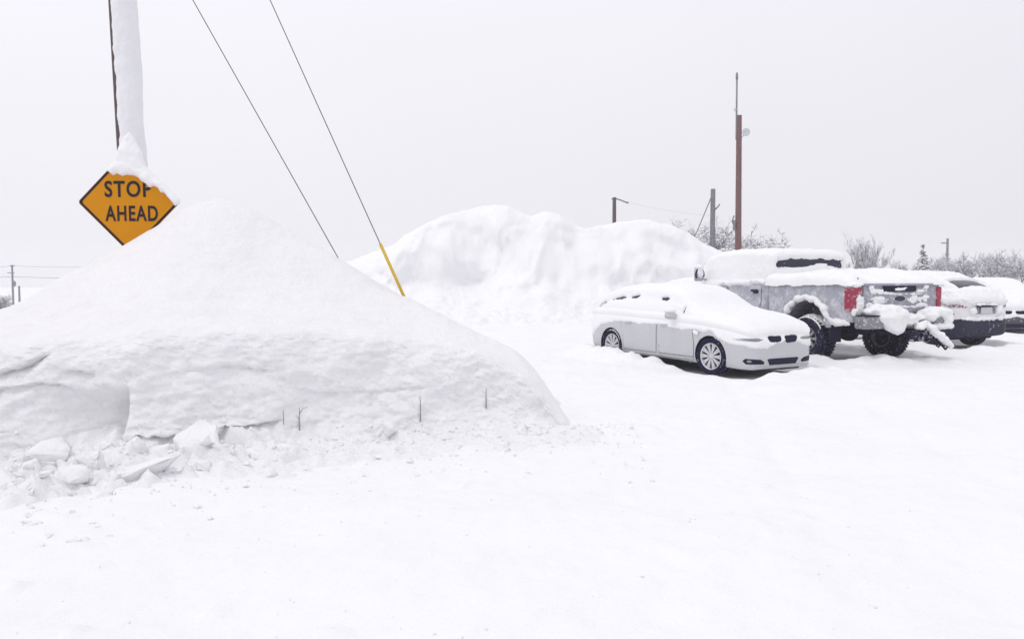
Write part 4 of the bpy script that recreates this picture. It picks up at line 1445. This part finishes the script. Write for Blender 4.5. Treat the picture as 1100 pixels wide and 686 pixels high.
grid_obj('bed_snow', bed_snow(), M['snow_fresh'], tr)

# ------------------------------------------------------------------ white crossover
def suv_loft(nx, nper):
    xs = [-2.25, -2.235, -2.18, -2.05, -1.85, -1.45, -.9, -.3, .3, .70, 1.15, 1.6, 2.0, 2.2, 2.28, 2.31]
    zb = [.46, .40, .34, .30, .27, .25, .25, .25, .25, .25, .25, .25, .27, .32, .38, .46]
    w = [.66, .74, .82, .89, .915, .925, .925, .925, .925, .925, .925, .915, .86, .76, .66, .55]
    zbelt = [1.0, 1.04, 1.08, 1.10, 1.10, 1.09, 1.06, 1.04, 1.02, 1.0, .98, .95, .89, .82, .75, .68]
    ztop = [1.06, 1.12, 1.21, 1.35, 1.50, 1.63, 1.675, 1.69, 1.66, 1.50, 1.16, 1.07, .99, .90, .82, .72]
    wr = [.50, .56, .58, .60, .61, .62, .62, .62, .62, .62, .66, .66, .58, .5, .42, .34]
    xs, zb, w, zbelt, ztop, wr = map(np.array, (xs, zb, w, zbelt, ztop, wr))
    half = [(0 * w, zb), (w * .55, zb), (w * .93, zb + .012), (w * .985, zb + .10), (w, (zb + zbelt) / 2 + .05), (w * .985, zbelt - .07), (w * .95, zbelt), (w * .91, zbelt + .3 * np.minimum(.06, ztop - zbelt)),
            ((w * .91 + wr) / 2 + .012, zbelt + .52 * (ztop - zbelt)), (wr + .02, ztop - .12 * (ztop - zbelt) - .012), (wr * .82, ztop - .02), (wr * .4, ztop - .004), (0 * w, ztop)]
    return loft(xs, half, nx, nper, concentrate(xs[0], xs[-1], nx))


sv = empty('parked_crossover', (SUV[0].x, SUV[0].y, 0), SUV[1])
tag(sv, 'white crossover with dark lower bumper and snowy roof, parked behind the pickup truck', 'car', 'vehicles parked in the snowy lot')
GS = suv_loft(110, 7)
sb, sv_bvh = body_from(GS, M['white_paint'], [(x, s * .58, s * 1.3, .36, .41) for x in (1.35, -1.35) for s in (1, -1)], M['chassis'], 'body', sv)
# dark lower cladding all round
Nn = loft_normals(GS)
Q = (GS + Nn * .014).reshape(-1, 3)
F4 = grid_faces(*GS.shape[:2], True)
cen = Q[F4].mean(1)
ztopc = .66 + .04 * (np.abs(cen[:, 0]) > 2.0)
ok = (cen[:, 2] < np.where(cen[:, 0] < -1.75, .71, np.where(cen[:, 0] > 1.8, .6, .42))) & ~((np.minimum(np.hypot(cen[:, 0] - 1.35, cen[:, 2] - .36), np.hypot(cen[:, 0] + 1.35, cen[:, 2] - .36)) < .42) & (np.abs(cen[:, 1]) > .55))
Fk = F4[ok]; us = np.unique(Fk); mp = -np.ones(len(Q), int); mp[us] = np.arange(len(us))
obj('bumper_cladding', Q[us], mp[Fk], M['black_plastic_frost'], sv)
for s in (1, -1):
    for x in (1.35, -1.35):
        wheel(sv, x, s * .79, .36, .235, s, 5, .24, (M['rubber'], M['alloy_dark'], M['chassis']), twin=True, frost=(R(40), R(150), .02))
        mb_ = MB(); mb_.tube([(x + .43 * math.cos(a), s * .915, .36 + .43 * math.sin(a)) for a in np.linspace(0, math.pi, 21)], .03, 8); mb_.build('arch_trim', M['black_plastic_frost'], sv)
    for (x0, x1, xt0, xt1) in ((-1.0, .02, -1.12, .02), (.05, 1.05, .05, .98)):
        out = [(x0, .45), (x1, .45), (xt1, 1.0), (xt0, 1.02)]
        c = np.mean(out, 0); gap = [tuple(c + (np.array(p) - c) * 1.02) for p in out]
        dr = patch(sv_bvh, out, 'y', s, .006, 'door', M['white_paint'], sv, res=.09)
        patch(sv_bvh, gap, 'y', s, .002, 'door_gap', M['black_plastic'], dr, res=.09)
        mb_ = MB(); mb_.box((x0 + .16, s * .945, .92), (.17, .03, .035), None, .01); mb_.build('handle', M['white_paint'], dr)
    patch(sv_bvh, [(-1.65, 1.17), (-.02, 1.12), (-.02, 1.56), (-1.25, 1.50)], 'y', s, .004, 'side_window', M['glass'], sv, res=.08)
    patch(sv_bvh, [(.04, 1.12), (1.05, 1.08), (.55, 1.50), (.04, 1.57)], 'y', s, .004, 'side_window', M['glass'], sv, res=.08)
    patch(sv_bvh, [(s * .60, 1.0), (s * .66, .975), (s * .87, .99), (s * .88, 1.07), (s * .80, 1.06), (s * .68, 1.01)], 'x', -1, .012, 'tail_light', M['dim_lens'], sv, res=.03)
    patch(sv_bvh, [(-2.12, 1.0), (-2.02, .985), (-1.70, 1.09), (-1.72, 1.11), (-2.06, 1.05)], 'y', s, .010, 'tail_light', M['dim_lens'], sv, res=.03)
    patch(sv_bvh, [(s * .50, .80), (s * .80, .84), (s * .82, .92), (s * .55, .88)], 'x', 1, .008, 'headlight', M['lamp_lens'], sv, res=.04)
    mb_ = MB(); mb_.blob((.80, s * 1.02, 1.12), (.08, .12, .08), 2, .05, 1, 2); mb_.build('mirror', M['white_paint'], sv)
patch(sv_bvh, [(-.56, 1.20), (.56, 1.20), (.55, 1.42), (.50, 1.58), (.0, 1.635), (-.50, 1.58), (-.55, 1.42)], 'x', -1, .006, 'rear_window', M['glass'], sv, res=.05)
patch(sv_bvh, [(-.62, 1.16), (.62, 1.16), (.52, 1.58), (-.52, 1.58)], 'x', 1, .005, 'windscreen', M['glass'], sv, res=.08)
patch(sv_bvh, [(-.45, .66), (.45, .66), (.5, .80), (-.5, .80)], 'x', 1, .008, 'grille', M['black_plastic'], sv, res=.06)
rcs = patch(sv_bvh, [(-.34, .83), (.34, .83), (.31, 1.01), (-.31, 1.01)], 'x', -1, .003, 'plate_recess', M['bumper_grey'], sv, res=.05)
hh = sv_bvh.ray_cast(Vector((-4, 0, .90)), Vector((1, 0, 0)))[0]
mb_ = MB(); mb_.box((hh.x - .018, 0, .915), (.012, .40, .15), None, .004); mb_.build('number_plate', M['plate'], sv)
mb_ = MB(); mb_.box((hh.x - .03, 0, 1.015), (.06, .66, .03), None, .012); mb_.build('plate_lamp_bar', M['black_plastic'], sv)
mb_ = MB(); mb_.box((hh.x + .01, 0, .72), (.06, 1.3, .02), None, .006)
sn = MB()
sn.blob((hh.x - .0, .0, .725), (.06, .80, .05), 3, .2, 2, 3)
sn.blob((hh.x - .015, -.46, .93), (.05, .13, .10), 5, .2, 2, 3); sn.blob((hh.x - .02, .44, .90), (.05, .11, .07), 7, .2, 2, 3); sn.blob((hh.x - .03, 0, 1.05), (.05, .45, .03), 9, .2, 2, 3)
sn.build_merged('snow_ledge', M['snow_fresh'], sv, .014, .03, 7)
mb_ = MB(); mb_.box((0, 0, .28), (3.9, 1.4, .12), None, .04); mb_.tube([(-1.35, -.7, .34), (-1.35, .7, .34)], .05, 8); mb_.tube([(-2.15, .45, .30), (-1.7, .45, .32)], .045, 8); mb_.build('underbody', M['chassis'], sv)


def suv_mask(P, N):
    nf = fbm(P[:, 0] * 4 + 9, P[:, 1] * 4, P[:, 2] * 4, 4)
    ze = np.interp(P[:, 0], [-2.3, -2.1, -1.9, -1.4, .5, 1.3, 2.3], [1.06, 1.07, 1.06, 1.06, 1.02, .9, .7])
    m = sstep(-.02, .035, P[:, 2] - ze - .03 * nf)
    # a strip of the rear glass stays open under the roof edge
    arc = 1.60 - .18 * np.abs(P[:, 1]) ** 2.2
    hole = sstep(-.17, -.14, P[:, 2] - arc) * (1 - sstep(.0, .02, P[:, 2] - arc)) * (P[:, 0] < -1.0) * (np.abs(P[:, 1]) < .58)
    return m * (1 - hole)


def suv_th(P, N):
    up = np.clip(N[:, 2], 0, 1)
    return (.035 + .12 * up ** .9) * (1 - .5 * sstep(-1.1, -1.4, P[:, 0]) * sstep(1.3, 1.4, P[:, 2]))


shell(suv_loft(250, 13), suv_mask, suv_th, M['snow_fresh'], 'snow_cover', sv, .03, 9)

# ------------------------------------------------------------------ far poles
def plain_pole(name, px, ytop, ybase_z, D, r0, r1, mat, label, group, extra=None, lean=0):
    tp = at(px, ytop, D)
    o = empty(name, (tp.x, tp.y, ybase_z))
    tag(o, label, 'utility pole', group)
    hgt = tp.z - ybase_z
    mb_ = MB(); mb_.tube([(lean * (1 - k / 6), 0, hgt * k / 6) for k in range(7)], [r0 + (r1 - r0) * k / 6 for k in range(7)], 12); mb_.build('trunk', mat, o)
    if extra: extra(o, hgt, D / FPX)
    return o


GP = 'utility poles beyond the snow piles'


def ex_tall(o, h, u):
    m_ = MB(); m_.tube([(-.13, -.02, h - 1.2), (-.14, -.02, h + 44 * u)], .045, 8); m_.tube([(-.14, -.02, h + 38 * u), (-.14, -.02, h + 44.5 * u)], [.07, .05], 8); m_.build('mast_pipe', M['steel'], o)
    m_ = MB(); m_.blob((-.22, -.05, h + 6 * u), (.07, .07, .09), 1, .05, 1, 2); m_.build('lamp', M['plate'], o)
    m_ = MB(); m_.tube([(.1, -.05, h - 24 * u), (.30, -.08, h - 20 * u)], .03, 6)
    m_.lathe_y([(.001, -.10), (.18, -.14), (.20, -.13), (.19, -.09), (.001, -.05)], 24, (.32, 0, h - 18 * u)); m_.build('dish', M['plate'], o)
    m_ = MB(); m_.tube([(-.16, -.05, h - 118 * u), (-.30, -.08, h - 112 * u), (-.2, -.05, h - 106 * u)], .035, 6); m_.box((-.2, -.1, h - 116 * u), (.12, .1, .5), None, .02); m_.build('meter_box', M['steel'], o)


def ex_grey(o, h, u):
    m_ = MB(); m_.tube([(.12, 0, h - 22 * u), (.32, 0, h - 18 * u), (.36, 0, h - 16 * u)], .04, 6); m_.build('bracket', M['steel'], o)
    m_ = MB(); m_.tube([(-.1, 0, h - 9 * u), (-22 * u, -1.5, h - 44 * u), (-30 * u, -2.0, h - 58 * u)], .032, 6); m_.build('guy_cable', M['steel'], o)


def ex_arm(o, h, u):
    m_ = MB(); m_.tube([(-3 * u, 0, h - 2 * u), (0, 0, h - 1 * u), (7 * u, 0, h - 3 * u), (13 * u, 0, h - 5.5 * u)], .05, 6); m_.blob((14 * u, 0, h - 5.5 * u), (.09, .07, .07), 1, .05, 1, 2); m_.build('lamp_arm', M['pole_grey'], o)


def ex_cross(o, h, u):
    m_ = MB(); m_.box((-3.2 * u, 0, h - 5 * u), (7 * u, .12, .13)); m_.build('crossarm', M['pole_grey'], o)
    m_ = MB(); m_.tube([(-2.5 * u, 0, h - 17 * u), (2.5 * u, 0, h - 17 * u)], .06, 6); m_.build('bracket', M['pole_grey'], o)


plain_pole('utility_pole', 794, 124, 0, 42, .175, .135, M['pole_red'], 'tall reddish brown pole with a thin mast pipe and dish, behind the pickup truck', GP, ex_tall, .06)
plain_pole('utility_pole', 766, 203, 0, 46, .17, .13, M['pole_grey'], 'shorter grey pole with a slanting guy cable, left of the tall reddish pole', GP, ex_grey)
plain_pole('utility_pole', 660, 212, 0, 60, .16, .13, M['pole_wood'], 'dark pole top with a lamp arm showing over the far snow pile', GP, ex_arm)
plain_pole('utility_pole', 1018, 256, 0, 100, .17, .13, M['pole_grey'], 'distant pole with a crossarm standing among trees above the crossover', GP, ex_cross)


def ex_left(o, h, u):
    m_ = MB(); m_.box((0, 0, h - 1 * u), (4.5 * u, .15, .16)); m_.build('crossarm', M['pole_grey'], o); m_ = MB(); m_.box((-.2, 0, h - 8.5 * u), (7 * u, .15, .12)); m_.build('crossarm', M['pole_grey'], o)
    m_ = MB(); m_.blob((.25, 0, h - 20 * u), (.2, .2, .4), 1, .05, 1, 2); m_.build('transformer', M['pole_grey'], o)


plain_pole('utility_pole', 13, 284.5, -3.3, 115, .15, .12, M['pole_grey'], 'distant pole with crossarms at the far left above the near snow bank', GP, ex_left)
plain_pole('utility_pole', 20.5, 307, -3.3, 112, .14, .12, M['pole_grey'], 'short bare pole just right of the distant crossarmed pole at far left', GP)
# overhead lines
def line(name, pts, r, label, group):
    p0 = Vector(pts[0])
    o = MB(); o.tube([Vector(p) - p0 for p in pts], r, 6)
    w_ = o.build(name, M['steel'], None); w_.location = p0
    tag(w_, label, 'power line', group)


def sag(a, b, s, n=14):
    return [a.lerp(b, k / n) - Vector((0, 0, s * 4 * (k / n) * (1 - k / n))) for k in range(n + 1)]


line('power_line', sag(at(-70, 285, 118), at(13, 285.5, 115), .3) + sag(at(13, 285.5, 115), at(170, 281, 115), .4)[1:], .020, 'upper overhead line running past the distant left pole', 'overhead lines at far left')
line('power_line', sag(at(-70, 296, 118), at(13, 297, 115), .2) + sag(at(13, 297, 115), at(170, 297.5, 115), .2)[1:], .030, 'lower darker overhead line running past the distant left pole', 'overhead lines at far left')
line('power_line', sag(at(662, 214, 60), at(766, 232, 46), .15), .004, 'thin overhead line dropping from the pole over the far pile to the grey pole', None)

# ------------------------------------------------------------------ trees
def bare_tree(name, base, h, seed, label, cat, group, stems=1, spread=.5, levels=4, kids=(7, 6, 5), clump=0.0, thick=1.0, up=.35, lean=(.12, .5)):
    r = random.Random(seed)
    o = empty(name, base)
    tag(o, label, cat, group)
    tr_, cr_ = MB(), MB()
    clumps = MB()

    def grow(p, d, L, rad, lev):
        n = 3
        pts = [p]; q = p.copy(); dd = d.copy()
        for k in range(n):
            dd = (dd + Vector((r.gauss(0, .13), r.gauss(0, .13), r.gauss(0, .08) + .03))).normalized()
            q = q + dd * (L / n); pts.append(q.copy())
        rads = [rad * (1 - .55 * k / n) for k in range(n + 1)]
        (tr_ if lev == 0 else cr_).tube(pts, rads, 6 if lev == 0 else 3, caps=lev == 0)
        if clump and lev >= 2 and r.random() < clump:
            for _ in range(2):
                c_ = pts[r.randint(1, n)]
                s_ = r.uniform(.5, 1.3) * .05 * h / 3
                Pm = octv * np.array([r.uniform(.7, 1.6), r.uniform(.7, 1.6), r.uniform(.3, .7)]) * s_ + np.array(c_)
                clumps.add(Pm, octf)
        if lev < levels - 1:
            for _ in range(kids[min(lev, len(kids) - 1)]):
                k = r.uniform(.25, 1.0) if lev else r.uniform(.30, 1.0)
                f = k * n; i = min(int(f), n - 1)
                pp = pts[i].lerp(pts[i + 1], f - i)
                a = r.uniform(0, 6.283)
                side = Vector((math.cos(a), math.sin(a), r.uniform(-.1, .5)))
                nd = (dd * (1 - spread) + side * spread + Vector((0, 0, up * .4))).normalized()
                grow(pp, nd, L * r.uniform(.38, .62) * (1.1 - .3 * k), max(rad * .5, .009 * thick), lev + 1)
    for s in range(stems):
        a = r.uniform(0, 6.283); k = (0 if stems == 1 else r.uniform(*lean))
        grow(Vector((math.cos(a) * .25 * (stems > 1), math.sin(a) * .25 * (stems > 1), -.15)), Vector((math.cos(a) * k, math.sin(a) * k, 1)).normalized(), h * r.uniform(.52, .66), .022 * h * thick / (1 if stems == 1 else 1.8), 0)
    tr_.build('trunk', M['bark'], o)
    cr_.build('crown', M['twig'], o)
    if clump: tag(clumps.build('snow', M['snow_fresh'], o), kind='stuff')
    return o


def gbase(px, D, z=None):
    p = at(px, 300, D)
    return (p.x, D, float(ground_z(p.x, D)) if z is None else z)


GS_ = 'snowy shrubs behind the far pile'
for px, D, ytop, stems, lab in ((748, 50, 244, 7, 'snowy shrub hiding the foot of the slanting guy cable'), (757, 48, 250, 6, 'low snowy shrub left of the grey pole'), (775, 47, 248, 6, 'snowy shrub between the grey pole and the tall reddish pole'),
                                (785, 51, 256, 5, 'small snowy shrub right beside the tall reddish pole on its left'), (808, 48, 254, 7, 'snowy shrub just right of the tall reddish pole'), (828, 50, 256, 6, 'snowy shrub farthest right above the pickup cab'), (741, 53, 246, 5, 'snowy shrub farthest left, at the slope of the far pile')):
    tp = at(px, ytop, D)
    bare_tree('snowy_shrub', gbase(px, D), tp.z * 1.32, int(px), lab, 'shrub', GS_, stems=stems, spread=.6, levels=4, kids=(7, 6, 4), clump=.5, thick=1.1)
tp = at(928, 262, 62)
bare_tree('bare_tree', gbase(928, 62), tp.z * 1.22, 77, 'bare multi-stemmed tree standing alone between the pickup cab and the crossover roof', 'tree', 'bare trees beyond the lot', stems=11, spread=.26, levels=4, kids=(9, 6, 4), thick=.6, up=.9, lean=(.03, .26))
GB = 'bare trees beyond the lot'
r5 = random.Random(21)
spec = [(905, 80, 276, 'faint low bare tree left of the lone multi-stemmed tree'), (968, 85, 281, 'low bare tree just left of the small snowy conifer'), (980, 80, 280, 'short bare tree touching the small snowy conifer'), (1004, 82, 279, 'low bare tree between the conifer and the distant pole'),
        (1012, 88, 277, 'bare tree at the left foot of the distant crossarmed pole'), (1026, 84, 276, 'bare tree right beside the distant crossarmed pole'), (1037, 90, 273, 'bare tree second to the right of the distant pole'), (1047, 82, 275, 'bare tree standing above the crossover rear window'),
        (1056, 86, 270, 'tallest frosted tree of the row above the crossover tail'), (1066, 80, 274, 'frosted bare tree right of the tallest one in the row'), (1076, 88, 272, 'bare tree above the buried dark car'), (1086, 82, 275, 'low dense bare tree above the buried dark car'), (1096, 86, 272, 'bare tree cut by the right picture edge'), (1108, 84, 274, 'bare tree mostly past the right picture edge')]
for k_ in range(8): spec.append((1124 + 17 * k_, 84 + 3 * (k_ % 3), 274, 'bare tree standing beyond the right picture edge'))
for px, D, yt, lab in spec:
    tp = at(px, yt, D)
    bare_tree('bare_tree', gbase(px, D), tp.z * 1.20, int(px) + 3, lab, 'tree', GB, stems=r5.choice((3, 4, 5)), spread=.45, levels=4, kids=(9, 7, 4), thick=1.0, up=.5, clump=.08)
for px, D, yt, lab in ((2, 105, 312, 'grey bush at the very left edge below the overhead lines'), (12, 104, 325, 'low snowy bush at the foot of the distant left pole'), (27, 106, 323, 'spreading low bush right of the short bare pole at far left')):
    tp = at(px, yt, D); z0 = -3.35
    bare_tree('snowy_shrub', (tp.x, D, z0), (tp.z - z0) * 1.05, int(px) + 60, lab, 'shrub', 'bushes at far left', stems=7, spread=.55, levels=4, kids=(8, 6, 4), thick=1.4, clump=.2)
# small conifer
D = 70
tp = at(991, 267, D); bx0 = gbase(991, D)
con = empty('snowy_conifer', bx0); tag(con, 'small snow-laden conifer behind the crossover roof', 'tree')
Hc = (tp.z - bx0[2]) * 1.12
mb_ = MB(); mb_.tube([(0, 0, -.1), (0, 0, Hc * .98)], [.09, .015], 8); mb_.build('trunk', M['bark'], con)
cr, sn = MB(), MB()
r6 = random.Random(8)
for k in range(150):
    f = r6.uniform(.12, .97); zz_ = Hc * f; L = (1 - f) * 1.15 + .18
    a = r6.uniform(0, 6.283); d = Vector((math.cos(a), math.sin(a), r6.uniform(-.35, .1)))
    p0 = Vector((0, 0, zz_)); p1 = p0 + d * L * r6.uniform(.6, 1)
    cr.tube([p0, p0.lerp(p1, .5) + Vector((0, 0, .03)), p1], [.03, .07, .015], 4)
    if r6.random() < .6:
        c_ = p0.lerp(p1, r6.uniform(.5, .95)) + Vector((0, 0, .06))
        sn.add(octv * np.array([r6.uniform(.08, .18), r6.uniform(.08, .18), .06]) + np.array(c_), octf)
cr.build('crown', M['needle'], con); tag(sn.build('snow', M['snow_fresh'], con), kind='stuff')

# ------------------------------------------------------------------ air, sky and light
def closed_box(name, lo, hi, mat):
    (x0, y0, z0), (x1, y1, z1) = lo, hi
    V = [(x0, y0, z0), (x1, y0, z0), (x1, y1, z0), (x0, y1, z0), (x0, y0, z1), (x1, y0, z1), (x1, y1, z1), (x0, y1, z1)]
    F = [(3, 2, 1, 0), (4, 5, 6, 7), (0, 1, 5, 4), (1, 2, 6, 5), (2, 3, 7, 6), (3, 0, 4, 7)]
    return obj(name, V, F, mat, None, False)


HAZE = 0.0012
hm = bpy.data.materials.new('haze'); hm.use_nodes = True
nt = hm.node_tree; nt.nodes.remove(nt.nodes['Principled BSDF'])
pvn = nt.nodes.new('ShaderNodeVolumePrincipled')
pvn.inputs['Density'].default_value = HAZE
pvn.inputs['Color'].default_value = (.97, .97, .99, 1)
pvn.inputs['Anisotropy'].default_value = 0.0
nt.links.new(pvn.outputs['Volume'], nt.nodes['Material Output'].inputs['Volume'])
hz = closed_box('haze', (-232, -42, -5.0), (232, 382, 12.0), hm)
tag(hz, 'pale snowy haze filling the air over the lot', 'haze', kind='stuff')

w = bpy.data.worlds.new('World'); scene.world = w
w.use_nodes = True
nt = w.node_tree; nt.nodes.clear()
SUN_EL, SUN_AZ = R(63), R(-128)       # azimuth from +Y (ahead of the camera), positive to the right
sky = nt.nodes.new('ShaderNodeTexSky'); sky.sky_type = 'NISHITA'; sky.sun_disc = False
sky.sun_elevation = SUN_EL; sky.sun_rotation = SUN_AZ
sky.air_density = 1.0; sky.dust_density = 4.0; sky.ozone_density = 1.0
bg1 = nt.nodes.new('ShaderNodeBackground'); bg1.inputs['Strength'].default_value = 0.10
nt.links.new(sky.outputs['Color'], bg1.inputs['Color'])
bg2 = nt.nodes.new('ShaderNodeBackground'); bg2.inputs['Strength'].default_value = 1.0
# solid cloud deck: almost even, a little brighter overhead
tc = nt.nodes.new('ShaderNodeTexCoord'); sp = nt.nodes.new('ShaderNodeSeparateXYZ')
nt.links.new(tc.outputs['Generated'], sp.inputs[0])
cn = noise_node(nt, 1.6, 3, .5, tc.outputs['Generated'])
rp = ramp(nt, sp.outputs['Z'], 0.0, (.80, .795, .84), .40, (.93, .922, .965))
cc = mixc(nt, ramp(nt, cn.outputs['Fac'], .35, (0, 0, 0), .7, (1, 1, 1)).outputs['Color'], rp.outputs['Color'], mixc(nt, 1.0, rp.outputs['Color'], (1.03, 1.03, 1.03), 'MULTIPLY'))
gx_ = nt.nodes.new('ShaderNodeMapRange'); nt.links.new(sp.outputs['X'], gx_.inputs[0])
for i_, v_ in ((1, -.6), (2, .6), (3, 1.075), (4, .96)): gx_.inputs[i_].default_value = v_
vm_ = nt.nodes.new('ShaderNodeVectorMath'); vm_.operation = 'SCALE'
nt.links.new(cc, vm_.inputs[0]); nt.links.new(gx_.outputs[0], vm_.inputs['Scale'])
nt.links.new(vm_.outputs[0], bg2.inputs['Color'])
mx = nt.nodes.new('ShaderNodeMixShader'); mx.inputs[0].default_value = 0.92
nt.links.new(bg1.outputs[0], mx.inputs[1]); nt.links.new(bg2.outputs[0], mx.inputs[2])
wo = nt.nodes.new('ShaderNodeOutputWorld'); nt.links.new(mx.outputs[0], wo.inputs['Surface'])

sd = bpy.data.lights.new('sun', 'SUN'); sd.energy = 0.62; sd.angle = R(22); sd.color = (1.0, .985, .965)
so_ = bpy.data.objects.new('sun', sd); COL.objects.link(so_)
sdir = Vector((math.sin(SUN_AZ) * math.cos(SUN_EL), math.cos(SUN_AZ) * math.cos(SUN_EL), math.sin(SUN_EL)))
so_.rotation_euler = (-sdir).to_track_quat('-Z', 'Y').to_euler()
so_.location = (0, 0, 30)

scene.view_settings.view_transform = 'Standard'
scene.view_settings.look = 'None'
scene.view_settings.exposure = 0.06
scene.view_settings.gamma = 1.0
scene.view_settings.use_curve_mapping = False
scene.cycles.max_bounces = 10
scene.cycles.diffuse_bounces = 6
scene.cycles.volume_bounces = 3
scene.render.film_transparent = False
